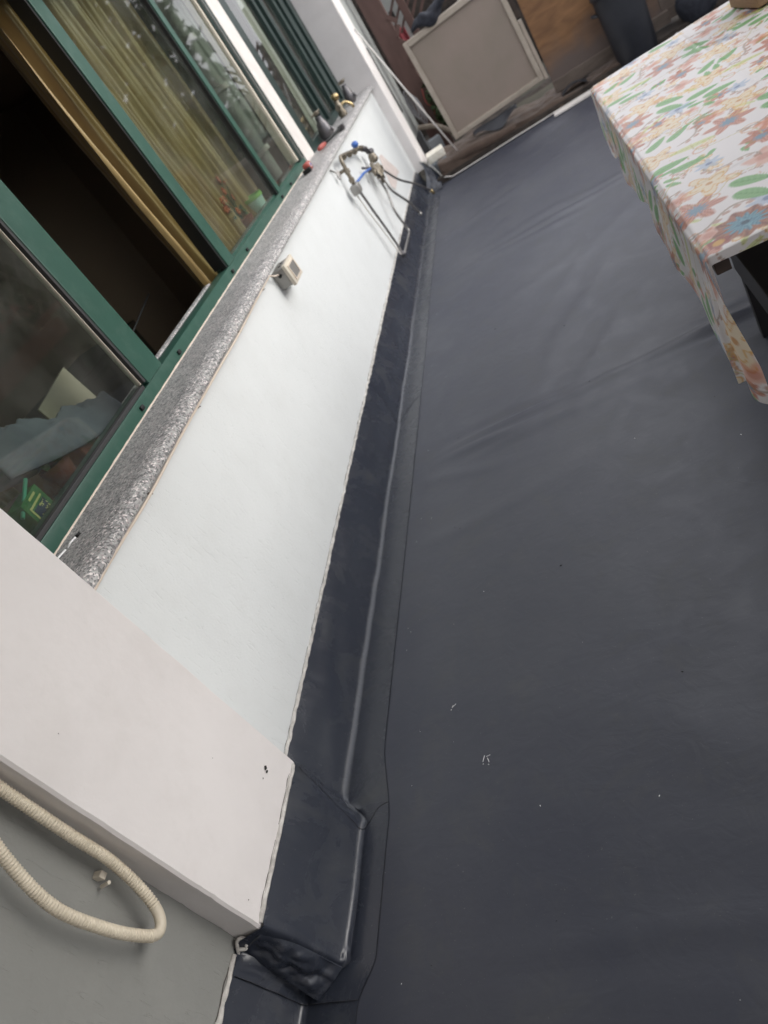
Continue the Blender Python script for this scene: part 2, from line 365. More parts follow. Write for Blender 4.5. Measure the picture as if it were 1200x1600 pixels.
# ------------------------------------------------------------------ mesh helpers
class MB:
    def __init__(s): s.v = []; s.f = []
    def add(s, vs, fs):
        o = len(s.v); s.v += [tuple(v) for v in vs]; s.f += [tuple(i + o for i in f) for f in fs]; return s
    def box(s, x0, x1, y0, y1, z0, z1, b=0.0, rot=None, piv=None):
        bm = bmesh.new()
        bmesh.ops.create_cube(bm, size=1)
        for v in bm.verts:
            v.co = Vector(((x0 + x1) / 2 + v.co.x * (x1 - x0), (y0 + y1) / 2 + v.co.y * (y1 - y0), (z0 + z1) / 2 + v.co.z * (z1 - z0)))
        if b: bmesh.ops.bevel(bm, geom=list(bm.edges), offset=b, segments=2, affect='EDGES', profile=.6)
        if rot is not None:
            p = Vector(piv) if piv is not None else Vector(((x0 + x1) / 2, (y0 + y1) / 2, (z0 + z1) / 2))
            for v in bm.verts: v.co = p + rot @ (v.co - p)
        bm.verts.index_update()
        s.add([v.co[:] for v in bm.verts], [[v.index for v in f.verts] for f in bm.faces]); bm.free(); return s
    def tube(s, pts, r, n=10, cap=True):
        pts = [Vector(p) for p in pts]; N = len(pts)
        rs = r if isinstance(r, (list, tuple)) else [r] * N
        up = Vector((0, 0, 1)); vs = []; fs = []; prev = None
        for i, p in enumerate(pts):
            t = (pts[min(i + 1, N - 1)] - pts[max(i - 1, 0)]).normalized()
            if prev is None:
                a = up.cross(t) if abs(t.dot(up)) < .95 else Vector((1, 0, 0)).cross(t)
            else:
                a = prev - t * prev.dot(t)
            a.normalize(); prev = a; c = t.cross(a)
            for k in range(n):
                th = 2 * math.pi * k / n
                vs.append(p + (a * math.cos(th) + c * math.sin(th)) * rs[i])
        for i in range(N - 1):
            for k in range(n):
                k2 = (k + 1) % n; fs.append((i * n + k, i * n + k2, (i + 1) * n + k2, (i + 1) * n + k))
        if cap:
            fs.append(tuple(range(n))[::-1]); fs.append(tuple((N - 1) * n + k for k in range(n)))
        return s.add(vs, fs)
    def lathe(s, prof, c, axis=(0, 0, 1), n=20):
        ax = Vector(axis).normalized(); q = Vector((0, 0, 1)).rotation_difference(ax); c = Vector(c); vs = []; fs = []
        for (r, h) in prof:
            for k in range(n):
                th = 2 * math.pi * k / n
                vs.append(c + q @ Vector((r * math.cos(th), r * math.sin(th), h)))
        for i in range(len(prof) - 1):
            for k in range(n):
                k2 = (k + 1) % n; fs.append((i * n + k, i * n + k2, (i + 1) * n + k2, (i + 1) * n + k))
        fs.append(tuple(range(n))[::-1]); fs.append(tuple((len(prof) - 1) * n + k for k in range(n)))
        return s.add(vs, fs)
    def grid(s, fn, nu, nv):
        vs = [fn(i / nu, j / nv) for j in range(nv + 1) for i in range(nu + 1)]
        fs = [(j * (nu + 1) + i, j * (nu + 1) + i + 1, (j + 1) * (nu + 1) + i + 1, (j + 1) * (nu + 1) + i) for j in range(nv) for i in range(nu)]
        return s.add(vs, fs)

ORIG = {}
def props(o, label=None, cat=None, group=None, kind=None):
    if label: o['label'] = label
    if cat: o['category'] = cat
    if group: o['group'] = group
    if kind: o['kind'] = kind
    return o
def thing(name, loc, label, cat, group=None):
    o = bpy.data.objects.new(name, None); COL.objects.link(o); o.location = loc; o.empty_display_size = .05
    ORIG[o.name] = Vector(loc)
    return props(o, label, cat, group)
def O(name, mb, m, parent=None, smooth=False, loc=None, label=None, cat=None, group=None, kind=None, solid=0, angle=None):
    me = bpy.data.meshes.new(name)
    me.from_pydata([tuple(v) for v in mb.v], [], mb.f)
    org = ORIG[parent.name] if parent is not None else Vector(loc if loc else (0, 0, 0))
    me.transform(Matrix.Translation(-org))
    me.materials.append(m)
    me.update()
    if smooth:
        me.polygons.foreach_set('use_smooth', [True] * len(me.polygons))
        if angle: me.set_sharp_from_angle(angle=math.radians(angle))
    o = bpy.data.objects.new(name, me); COL.objects.link(o)
    if parent is not None: o.parent = parent
    else: o.location = org
    ORIG[o.name] = org
    if solid:
        md = o.modifiers.new("solid", 'SOLIDIFY'); md.thickness = solid; md.offset = -1
    return props(o, label, cat, group, kind)
def copy_tree(o, parent=None):
    c = o.copy(); COL.objects.link(c)
    if parent is not None: c.parent = parent
    for ch in list(o.children): copy_tree(ch, c)
    return c
def sm(a, b, x):
    t = min(1, max(0, (x - a) / (b - a))); return t * t * (3 - 2 * t)
def lerp(a, b, t): return a + (b - a) * t
def nz(x, y=0, z=0): return noise.noise(Vector((x, y, z)))
def bez(pts, n=24):
    # Catmull-Rom through the points
    P = [Vector(p) for p in pts]; P = [P[0] * 2 - P[1]] + P + [P[-1] * 2 - P[-2]]; out = []
    for i in range(1, len(P) - 2):
        for k in range(n):
            t = k / n; a, b, c, d = P[i - 1], P[i], P[i + 1], P[i + 2]
            out.append(.5 * ((2 * b) + (c - a) * t + (2 * a - 5 * b + 4 * c - d) * t * t + (3 * b - a - 3 * c + d) * t ** 3))
    out.append(P[-2]); return out

XW, XP = -1.33, -1.24          # wall face, pillar face
PY0, PY1 = 0.662, 1.084        # near pillar
FY0, FY1 = 7.30, 7.62          # far pillar
YE = 7.05                      # far end of the membrane floor
SZ0, SZ1 = 0.950, 0.985        # sill

# ------------------------------------------------------------------ ground and membrane floor
O("ground", MB().add([(-400, -400, -.32), (400, -400, -.32), (400, 400, -.32), (-400, 400, -.32)], [(0, 1, 2, 3)]), GROUND, kind='structure')
O("terrace_slab", MB().box(-1.60, 3.2, -2.2, 9.9, -.30, -.02), GROUND, kind='structure')

def floor_h(x, y):
    h = 0.0
    h += .004 * nz(x * .9, y * .9, 3) + .002 * nz(x * 2.6, y * 2.2, 5)
    # lap joints across the terrace, each with its own puckers
    for yj, a, x0, x1 in ((2.665, 1.0, -1.1, .9), (4.70, .55, -1.1, 1.2), (.64, .25, -1.0, 1.5)):
        d = y - (yj + .02 * nz(x * 2, yj) + .01 * nz(x * 7, yj))
        h += .0022 * (1 - sm(-.006, .006, d)) * a
        env = sm(x0, x0 + .35, x) * (1 - sm(x1 - .6, x1, x))
        amp = .016 * (.35 + 1.3 * max(0, nz(x * 2.3 + 4, yj * 3)) + .35) * env * a
        h += amp * math.exp(-(d / .028) ** 2)
        d2 = d + .10 + .35 * (x + .55) * .22
        h += .6 * amp * math.exp(-(d2 / .035) ** 2) * sm(-1.1, -.8, x) * (1 - sm(-.3, .1, x))
        d3 = d - .11 - .10 * nz(x * 1.5, 8)
        h += .45 * amp * math.exp(-(d3 / .05) ** 2)
    # loose diagonal waves
    for (cx, cy, ang, wd, ln, a) in ((-.25, 3.4, 1.15, .05, .5, .006), (-.75, 5.6, .4, .06, .6, .005), (.0, 4.1, .9, .05, .6, .005), (-.5, 3.9, .5, .07, .7, .004),
                                    (.25, 1.5, .7, .08, .5, .004), (-.2, 1.0, -.5, .09, .6, .003), (-.9, 2.1, .25, .04, .35, .004), (.5, 2.2, .2, .06, .5, .005), (-.2, 2.95, 1.2, .04, .3, .006),
                                    (.3, .6, .9, .06, .5, .003), (-.9, 2.45, -.15, .03, .25, .005), (.55, 1.0, .3, .1, .6, .003), (-.72, 2.60, .12, .022, .28, .009), (-.62, 2.53, .20, .018, .20, .006), (-.45, 2.74, .05, .02, .22, .006), (.0, 2.60, .1, .02, .2, .005), (-.85, 4.62, .15, .03, .2, .005), (.1, 4.78, .1, .03, .3, .005), (-.95, 3.3, 1.4, .025, .3, .003)):
        dx, dy = x - cx, y - cy
        u = dx * math.cos(ang) + dy * math.sin(ang); v = -dx * math.sin(ang) + dy * math.cos(ang)
        v += .03 * math.sin(u * 6)
        if abs(v) < wd * 3 and abs(u) < ln * 2.2: h += a * math.exp(-(v / wd) ** 2 - (u / ln) ** 2)
    return h
fx0, fx1, fy0, fy1 = -1.22, 3.0, -1.6, YE
NX, NY = 190, 420
fm = MB().grid(lambda u, v: (lerp(fx0, fx1, u), lerp(fy0, fy1, v), floor_h(lerp(fx0, fx1, u), lerp(fy0, fy1, v)) * (sm(-1.12, -1.0, lerp(fx0, fx1, u)))), NX, NY)
O("floor", fm, MEMB, smooth=True, kind='structure')

# ------------------------------------------------------------------ flashing strip turned up the wall
fl = thing("wall_flashing", (-1.2, 3.2, 0), "dark membrane strip turned up the foot of the white wall with a shiny crease", "flashing")
def xw_at(y): return lerp(XW, XP, sm(.640, .664, y) * (1 - sm(1.075, 1.10, y))) + .004
def ztop(y):
    b = lerp(.212, .245, sm(.63, .66, y) * (1 - sm(1.08, 1.11, y)))
    b = lerp(b, .190, sm(1.08, 1.12, y))
    return b + .004 * nz(y * 5, 1) + .0025 * nz(y * 31, 2)
def xb_at(y):
    a = lerp(-1.278, -1.170, sm(.605, .672, y)); a = lerp(a, -1.245, sm(1.01, 1.10, y))
    return a + .006 * nz(y * 2.2, 7) + .003 * nz(y * 8, 7) - .018 * sm(3, 7, y)
def xs_at(y):
    a = lerp(-1.125, -1.085, sm(.57, .68, y) * (1 - sm(1.00, 1.26, y)))
    return a + .006 * nz(y * 1.7, 12) - .028 * sm(2.4, 7, y)
def fpoint(s, y, off):
    xw, zt, xb, xs = xw_at(y), ztop(y), xb_at(y), xs_at(y)
    A, B, C = Vector((xw, y, zt)), Vector((xb, y, .004)), Vector((xs, y, .0025))
    d1, d2 = (A - B).normalized(), (C - B).normalized(); r = .019
    p1, p2 = B + d1 * r, B + d2 * r
    if s < .5: p = A.lerp(p1, s / .5)
    elif s < .7:
        t = (s - .5) / .2; p = p1 * (1 - t) ** 2 + B * (2 * t * (1 - t)) + p2 * t * t
    else: p = p2.lerp(C, (s - .7) / .3)
    n = Vector((.93, 0, .36)) if s < .5 else (Vector((.7, 0, .7)) if s < .7 else Vector((0, 0, 1)))
    bul = 0
    if s < .5:
        e = math.sin(math.pi * s / .5)
        bul = e * (.008 * nz(y * 1.6, s * 3, 4) + .0045 * nz(y * 5.5, s * 7, 9) + .004)
    elif s > .7:
        e = math.sin(math.pi * (s - .7) / .3); bul = e * (.001 + .0012 * nz(y * 3, 3, 1) + .0008 * nz(y * 11, s * 9, 1))
    # puckers where the sheet is folded round the pillar
    fold = math.exp(-((y - .64) / .035) ** 2) + .7 * math.exp(-((y - 1.07) / .035) ** 2)
    bul += fold * (.013 * nz(y * 40, s * 11, 3) + .008 * nz(y * 95, s * 24, 5)) * (1 if s < .72 else .15)
    return p + n * (bul + off * (1 - .75 * sm(.8, 1, s)))
def piece(y0, y1, off, vee0=0, vee1=0, ny=None):
    # vee: how far the end edge swings along the wall at the crease
    ny = ny or max(20, int((y1 - y0) / .012))
    def vv(s, a): return a * (sm(0, .6, s) - .9 * sm(.6, 1, s))
    S_ = [0, .05, .1, .16, .22, .28, .34, .4, .45, .5, .53, .56, .59, .61, .64, .67, .7, .76, .82, .88, .94, 1.0]
    def fn(u, v):
        s = S_[int(round(u * (len(S_) - 1)))]
        return fpoint(s, lerp(y0 + vv(s, vee0), y1 + vv(s, vee1), v), off)
    return MB().grid(fn, len(S_) - 1, ny)
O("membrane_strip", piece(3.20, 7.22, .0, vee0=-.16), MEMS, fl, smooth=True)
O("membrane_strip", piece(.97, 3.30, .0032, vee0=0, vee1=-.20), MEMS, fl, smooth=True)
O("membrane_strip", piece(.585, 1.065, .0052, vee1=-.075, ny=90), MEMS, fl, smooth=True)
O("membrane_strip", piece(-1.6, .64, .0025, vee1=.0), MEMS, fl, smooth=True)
O("seam_line", MB().tube([(xs_at(y) + .0006, y, .0016) for y in np.linspace(-1.5, 7.0, 500)], [.0004 + .0008 * max(0, nz(i * .07, 5)) for i in range(500)], 5), SEAMD, fl, smooth=True)
def lap(y0, vee, off, s1=1.0):
    return MB().tube([fpoint(s, y0 + vee * (sm(0, .6, s) - .9 * sm(.6, 1, s)), off) + Vector((.0006, .0008, .0006)) for s in np.linspace(0.02, s1, 60)], [.0007 + .0007 * abs(nz(i * .3, y0)) for i in range(60)], 5)
O("lap_edge", lap(3.30, -.20, .0036), SEAMD, fl, smooth=True)
O("lap_edge", lap(1.065, -.075, .0056), SEAMD, fl, smooth=True)
O("lap_edge", lap(.585, 0, .0058), SEAMD, fl, smooth=True)
def crumple(u, v):
    # loose sheet bunched round the pillar's near corner
    a = Vector((-1.236, .668, .232)).lerp(Vector((-1.170, .655, .012)), u); b = Vector((-1.322, .640, .200)).lerp(Vector((-1.235, .592, .006)), u)
    p = a.lerp(b, v); e = math.sin(math.pi * v) * (.4 + .6 * math.sin(math.pi * min(1, u * 1.1 + .05)))
    d = Vector((.35, -.75, .35))
    q = math.sin(math.pi * v) ** .6 * math.sin(math.pi * min(1, max(0, u * .94 + .03))) ** .4
    return p + d * (.012 * e + q * (.016 * nz(u * 4.2, v * 2.6, 11) + .007 * nz(u * 9, v * 5, 2) + .0018 * nz(u * 24, v * 11, 5)))
O("folded_flap", MB().grid(crumple, 60, 34), MEMS, fl, smooth=True, solid=.002, label="crumpled black membrane fold round the near pillar's foot")

# sealant bead along the top of the strip, ragged
def bead(y0, y1, seed, face):
    n = int((y1 - y0) / .008); vs = []; fs = []; K = 7
    for i in range(n + 1):
        y = lerp(y0, y1, i / n); zt = ztop(y)
        up = .007 + .0045 * nz(y * 22, seed) + .005 * max(0, nz(y * 60, seed + 3)); dn = .0055 + .0055 * nz(y * 14, seed + 9) + .004 * max(0, nz(y * 55, seed + 6))
        th = .007 + .0025 * nz(y * 35, seed + 1)
        xx = face if face is not None else xw_at(y) - .004
        for k in range(K):
            a = math.pi * k / (K - 1)
            vs.append((xx + th * math.sin(a) + .0005, y, zt + (up if k < 3.5 else dn) * math.cos(a) * 1.1))
    for i in range(n):
        for k in range(K - 1):
            a = i * K + k; fs.append((a, a + 1, a + K + 1, a + K))
    return MB().add(vs, fs)
O("sealant_bead", bead(1.10, 7.22, 3, None), SEALANT, fl, smooth=True)
O("sealant_bead", bead(.672, 1.07, 13, None), SEALANT, fl, smooth=True)
O("sealant_bead", bead(-1.5, .628, 23, None), SEALANT, fl, smooth=True)
for (a_, b_) in ((1.12, 1.55), (1.62, 2.3), (2.42, 3.1), (3.3, 4.4), (4.6, 5.5), (.70, .86), (.9, 1.04), (.30, .60)):
    O("crack", MB().tube([(xw_at(y) - .0028, y, ztop(y) + .0105 + .003 * nz(y * 24, 7)) for y in np.linspace(a_, b_, int((b_ - a_) / .01))], [.0003 + .0014 * abs(nz(i * .23, a_)) for i in range(int((b_ - a_) / .01))], 5), GRIME, fl, smooth=True)
# loose torn end of sealant at the pillar foot
O("sealant_lump", MB().tube(bez([(-1.325, .632, .205), (-1.312, .648, .232), (-1.300, .655, .224), (-1.303, .642, .207), (-1.318, .638, .214)], 8), [.0045] * 33, 6), SEALANT, fl, smooth=True)
# gusset where the strip meets the far end
def gus(u, v):
    x = lerp(-1.25, -1.13, u); z = .002 + (1 - v) ** 1.2 * lerp(.24, .055, sm(0, 1, u)); y = lerp(7.20, 6.93, v) + .02 * math.sin(u * 5)
    return (x + .02 * math.sin(v * 6) * (1 - u), y, z + .012 * nz(u * 4, v * 4, 3))
O("corner_gusset", MB().grid(gus, 14, 14), MEMS, fl, smooth=True, solid=.003)
O("gusset_trim", MB().tube(bez([(-1.25, 7.19, .245), (-1.20, 7.21, .205), (-1.15, 7.19, .11), (-1.12, 7.12, .06), (-1.09, 7.06, .04)], 8), .006, 6), SEALANT, fl, smooth=True)

# ------------------------------------------------------------------ house: wall, pillars, sill, windows
house = thing("house", (-1.4, 3.5, 0), "white plastered house front with green framed sliding windows over a granite sill", "house")
O("wall", MB().box(-1.60, XW, PY1 - .1, FY0 + .1, 0, SZ0), W_PLASTER, house, label="white raked plaster wall under the windows")
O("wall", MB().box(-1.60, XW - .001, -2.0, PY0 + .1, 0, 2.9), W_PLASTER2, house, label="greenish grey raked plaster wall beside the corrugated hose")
O("lintel", MB().box(-1.60, XW - .02, PY1 - .1, FY0 + .1, 2.36, 2.9), P_PAINT, house)

def pillar(y0, y1, ztopv, seed, chips):
    # a rendered pier with slightly wavy edges and a chipped foot
    bm = MB(); K = 220; vs = []; fs = []
    zs = [0.150 + (ztopv - .15) * (i / K) ** 1.5 for i in range(K + 1)]
    prof = [(-1.60, 0), (XP - .006, 0), (XP, .006), (XP, .5), (XP, .994), (XP - .006, 1), (-1.60, 1)]
    for z in zs:
        e = .0026 * nz(z * 9, seed) + .0030 * max(0, nz(z * 46, seed) - .15); e2 = .0018 * nz(z * 8, seed + 5)
        for (x, t) in prof:
            w_ = y1 - y0
            yy = y0 + (t if t in (0, 1, .5) else (t if t > .5 else t)) * w_
            if t == .006: yy = y0 + .006
            if t == .994: yy = y1 - .006
            yy += e if t < .5 else (e2 if t > .5 else 0)
            vs.append((x + (.0012 * nz(z * 14, t * 3 + seed) if x > -1.5 else 0), yy, z))
    P_ = len(prof)
    for i in range(K):
        for k in range(P_ - 1): a = i * P_ + k; fs.append((a, a + 1, a + P_ + 1, a + P_))
    return bm.add(vs, fs)
p1 = O("pillar", pillar(PY0, PY1, 2.9, 1, 1), P_PAINT, house, smooth=True, angle=28, label="cream white pillar with a small chipped spot, beside the hose")
p2 = O("pillar", pillar(FY0, FY1, 2.9, 8, 1), P_PAINT, house, smooth=True, angle=28, label="far white pillar at the end of the wall")
for (yy, zz, r_) in ((1.005, .345, .006), (.998, .338, .004), (.975, .345, .002), (.93, .52, .0010), (.76, .90, .0011), (.70, .30, .0014)):
    ch = MB(); pts = []
    for k in range(9):
        a = 2 * math.pi * k / 9; rr = r_ * (.6 + .7 * random.random()); pts.append((XP + .0022, yy + rr * 1.3 * math.cos(a), zz + rr * math.sin(a)))
    ch.add(pts, [tuple(range(9))]); O("chip", ch, DARKH, p1)

# granite sill: smooth slab with a rough split nose
def sill_top(u, v):
    y = lerp(PY1 + .002, FY0 - .002, v); x = lerp(-1.80, -1.362, u)
    return (x, y, SZ1)
sb = MB().box(-1.80, -1.362, PY1 + .002, FY0 - .002, SZ0 + .001, SZ1)
O("window_sill", sb, GRAN, house, label="grey speckled granite window sill")
def nose():
    n = int((FY0 - PY1) / .012); K = [(-1.362, SZ1 + .0005), (-1.345, SZ1), (-1.327, SZ1 - .002), (-1.309, SZ1 - .007), (-1.300, SZ1 - .015), (-1.297, SZ1 - .026), (-1.300, SZ0), (-1.33, SZ0)]
    vs = []; fs = []
    for i in range(n + 1):
        y = lerp(PY1 + .002, FY0 - .002, i / n)
        for k, (x, z) in enumerate(K):
            a = 0 if k in (0, 7) else 1
            vs.append((x + a * (.0022 * nz(y * 30, k * 2.1) + .001 * nz(y * 90, k)), y, z + a * (.0015 * nz(y * 40, k * 3.3 + 9) + .001 * nz(y * 120, k))))
    m = len(K)
    for i in range(n):
        for k in range(m - 1): a = i * m + k; fs.append((a, a + 1, a + m + 1, a + m))
    return MB().add(vs, fs)
O("inner_ledge", MB().box(-1.628, -1.601, 2.30, 3.12, SZ1 + .001, 1.040, .003), GRANR, house, label="speckled granite ledge just inside the open window")
O("sill_nose", nose(), GRANR, house, smooth=False, label="rough split front edge of the granite sill")
# joint of cream mortar between rail and sill
O("mortar_line", MB().tube([(-1.529, y, SZ1 + .001 + .001 * nz(y * 30)) for y in np.linspace(PY1, 5.2, 200)], [.0035 + .002 * nz(i * .35) for i in range(200)], 6), CABLE, house, smooth=True)

def window(label, frame_mat):
    o = bpy.data.objects.new("window", None); COL.objects.link(o); o.parent = house; ORIG[o.name] = ORIG[house.name]; o['label'] = label; return o
w1 = window("near sliding window with bright green frame, one pane slid open", GREEN)
TOPZ = 2.34
XG = -1.53
O("bottom_rail", MB().box(-1.60, XG, 1.0, 5.17, SZ1 + .001, 1.034, .003).box(-1.60, -1.5535, 1.0, 2.16, 1.030, 1.046, .002).box(-1.60, -1.5535, 3.24, 5.17, 1.030, 1.046, .002), GREEN, w1, smooth=True, angle=40)
O("top_rail", MB().box(-1.62, XG, 1.0, 5.17, TOPZ - .05, TOPZ + .02, .003), GREEN, w1)
O("stile", MB().box(-1.572, XG + .004, 2.155, 2.292, 1.0345, TOPZ - .051, .004), GREEN, w1, label="broad green stile of the near sash")
O("gasket", MB().box(-1.560, XG + .001, 2.141, 2.1545, 1.048, TOPZ - .052, .002).box(-1.560, XG - .002, 1.0, 2.128, 1.0345, 1.048, .002), RUBBER, w1)
O("edge_strip", MB().box(-1.560, XG - .012, 2.134, 2.1375, 1.05, TOPZ - .052), CREAM, w1)
O("stile", MB().box(-1.566, XG + .002, 3.235, 3.335, 1.0345, TOPZ - .051, .004), GREEN, w1, label="green stile of the middle sash beside the open gap")
O("stile_return", MB().box(-1.600, -1.5665, 3.225, 3.300, 1.047, TOPZ - .052, .002).box(-1.5665, XG - .006, 3.2215, 3.2345, 1.036, TOPZ - .052), BLACKM, w1)
O("stile", MB().box(-1.566, XG + .002, 4.365, 4.425, 1.0345, TOPZ - .051, .004), GREEN, w1, label="slim green stile between the two far panes")
O("stile_return", MB().box(-1.610, -1.5665, 4.340, 4.405, 1.047, TOPZ - .052, .002).box(-1.5665, XG - .006, 4.3515, 4.3645, 1.036, TOPZ - .052), BLACKM, w1)
O("jamb", MB().box(-1.620, XG + .000, 5.075, 5.1895, 1.0345, TOPZ - .051, .003), DGREEN, w1)
O("jamb_liner", MB().box(-1.600, XG - .010, 5.048, 5.074, 1.047, TOPZ - .052, .002), CREAM, w1)
O("jamb_bead", MB().box(-1.540, XG + .010, 5.110, 5.118, 1.036, TOPZ - .052), GREYAL, w1)
O("pane", MB().box(-1.553, -1.549, 1.0, 2.150, 1.045, TOPZ - .05), GLASS, w1, label="glass pane of the near sash")
O("pane", MB().box(-1.556, -1.552, 3.33, 4.37, 1.045, TOPZ - .05), GLASS, w1, label="glass pane in front of the gold curtain")
O("pane", MB().box(-1.556, -1.552, 4.42, 5.04, 1.045, TOPZ - .05), GLASS, w1, label="slim far glass pane")
for (y) in (2.02, 2.42, 3.22, 3.50, 4.36, 4.62):
    O("drain_cap", MB().box(XG - .001, XG + .009, y, y + .022, 1.000, 1.016, .0035), BLACKM, w1, smooth=True)
O("mullion", MB().box(-1.60, -1.526, 5.19, 5.420, SZ1 + .0005, 2.36, .003), WHITEP, house, label="bright white mullion between the two windows")

w2 = window("far sliding window with dark green frame behind the old taps", DGREEN)
O("bottom_rail", MB().box(-1.60, XG, 5.4205, 7.30, SZ1 + .001, 1.040, .003), DGREEN, w2)
O("top_rail", MB().box(-1.62, XG, 5.4205, 7.30, TOPZ - .05, TOPZ + .02, .003), DGREEN, w2)
for (a, b_, x_) in ((5.4215, 5.56, XG), (6.20, 6.27, XG - .015), (6.32, 6.40, XG), (6.72, 6.80, XG - .01), (6.86, 6.93, XG), (6.99, 7.07, XG - .015), (7.11, 7.18, XG), (7.22, 7.298, XG - .01)):
    O("stile", MB().box(x_ - .045, x_ + .003, a, b_, 1.041, TOPZ - .051, .003), DGREEN, w2)
O("pane", MB().box(-1.571, -1.567, 5.60, 7.29, 1.04, TOPZ - .05), GLASS, w2)

# dark room behind the windows
rx0, ry0, ry1, rz1 = -4.4, .3, 7.7, 2.62
rm = MB().add([(-1.83, ry0, 0), (-1.83, ry1, 0), (rx0, ry1, 0), (rx0, ry0, 0), (-1.83, ry0, rz1), (-1.83, ry1, rz1), (rx0, ry1, rz1), (rx0, ry0, rz1)],
              [(0, 1, 2, 3), (4, 7, 6, 5), (3, 2, 6, 7), (0, 3, 7, 4), (1, 5, 6, 2)])
O("room_lining", rm, ROOMW, house)
O("inner_wall", MB().box(-1.83, -1.601, .3, 7.7, 0, SZ0 - .001).box(-1.83, -1.601, .3, 7.7, 2.361, 2.62).box(-1.83, -1.601, .3, 1.0, SZ0, 2.36).box(-1.83, -1.601, 7.35, 7.7, SZ0, 2.36), ROOMW, house)
O("shade_canopy", MB().box(-1.60, 2.6, -2.0, 2.4, 2.55, 2.75), P_PAINT, house)  # unseen canopy overhead, added and sized to shade the near floor
O("light_block_wall", MB().box(-1.60, 1.0, -2.0, -1.0, 0, 2.549), P_PAINT, house)  # unseen wall behind the camera, added to block light from there
O("roof_slab", MB().box(-4.6, -1.22, -2.0, 7.8, 2.901, 3.05), P_PAINT, house)

# ------------------------------------------------------------------ things behind the glass
def curtain(y0, y1, z0, z1, x, folds, amp, seed, gather=0):
    def fn(u, v):
        y = lerp(y0, y1, u); z = lerp(z0, z1, v)
        k = folds * u + .25 * math.sin(u * 9 + seed)
        xx = x + amp * math.sin(k * 2 * math.pi + .5 * math.sin(z * 2 + seed)) + .35 * amp * math.sin(k * 5.1 * math.pi + seed + z) + .22 * amp * math.sin(k * 13 * math.pi + 2 * z) + .012 * nz(y * 5, z * 2, seed) + .006 * nz(y * 26, z * 3, seed)
        y += gather * math.sin(z * 1.8 + 1) * (1 - u) + .01 * nz(u * 6, z * 3, seed)
        return (xx, y, z)
    return MB().grid(fn, int(160 * (y1 - y0)) + 30, 40)
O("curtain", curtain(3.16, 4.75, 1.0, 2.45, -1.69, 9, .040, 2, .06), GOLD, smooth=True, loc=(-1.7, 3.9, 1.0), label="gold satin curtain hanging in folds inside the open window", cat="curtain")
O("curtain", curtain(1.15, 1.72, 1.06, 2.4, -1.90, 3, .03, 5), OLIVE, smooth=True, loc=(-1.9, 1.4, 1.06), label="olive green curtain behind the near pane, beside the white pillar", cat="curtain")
O("curtain", curtain(6.45, 6.72, 1.0, 2.4, -1.72, 3, .02, 9), PALE2, smooth=True, loc=(-1.7, 6.6, 1.0), label="pale grey curtain inside the far dark framed window", cat="curtain")
O("curtain", curtain(5.66, 6.2, 1.22, 2.4, -1.95, 4, .03, 12), PALE, smooth=True, loc=(-1.95, 5.9, 1.2), label="grey net curtain in the far window, left of the brown bag", cat="curtain")
cup = thing("cupboard", (-2.0, 5.0, 0), "pale grey cupboard with white shelf edges behind the slim far pane", "cupboard")
O("body", MB().box(-2.05, -1.85, 4.86, 5.6, 0.985, 2.4), PALE, cup)
for z in (1.17, 1.62, 1.95): O("shelf_edge", MB().box(-1.8495, -1.825, 4.86, 5.6, z, z + .035, .003), PALE2, cup)
O("side_trim", MB().box(-1.8495, -1.83, 4.84, 4.858, .99, 2.4), PALE2, cup)
tb = thing("sideboard", (-3.2, 3.4, 0), "dark brown sideboard deep in the unlit room", "sideboard")
O("body", MB().box(-3.4, -2.9, 2.2, 4.4, .12, .86, .01), DARKF, tb)
O("top", MB().box(-3.42, -2.88, 2.18, 4.42, .861, .90, .006), DARKF, tb)
for (y) in (2.3, 4.25):
    O("leg", MB().box(-3.35, -3.29, y, y + .05, 0, .119), DARKF, tb)
    O("leg", MB().box(-3.0, -2.94, y, y + .05, 0, .119), DARKF, tb)
O("dark_rod", MB().tube([(-1.9, 2.6, 1.05), (-1.9, 3.15, 1.14)], .004, 6), BLACKM, smooth=True, loc=(-1.9, 2.6, 1.05), label="thin dark rod lying inside the open window", cat="rod")

# inside ledge things
cl = MB().grid(lambda u, v: (lerp(-1.66, -1.80, v) + .012 * math.sin(u * 5 + v * 3), lerp(1.55, 2.16, u) + .02 * math.sin(v * 5),
        .995 + .13 * math.sin(math.pi * v) * (1.15 - .55 * u) + math.sin(math.pi * v) * (.010 * math.sin(u * 15 + v * 4) + .05 * abs(nz(u * 5, v * 4, 1)) + .03 * abs(nz(u * 12, v * 7, 6))) + .16 * (1 - u) ** 1.5), 50, 26)
O("folded_cloth", cl, GREYCL, smooth=True, loc=(-1.73, 1.9, .99), solid=.01, label="crumpled blue grey cloth behind the near window pane", cat="cloth")
rz = Matrix.Rotation(.12, 3, 'X')
O("cardboard_sheet", MB().box(-1.846, -1.838, 2.03, 2.28, .99, 1.20, 0, rz), CARD, loc=(-1.84, 2.15, .99), label="cream cardboard piece standing behind the crumpled cloth", cat="cardboard")
pl = thing("spider_plant", (-1.72, 1.66, .985), "small spider plant with striped leaves behind the near pane", "plant")
O("pot", MB().lathe([(.035, 0), (.05, .07), (.054, .07), (.054, .085), (.046, .085), (.044, .075)], (-1.74, 1.78, .986)), REDBR, pl, smooth=True, angle=40)
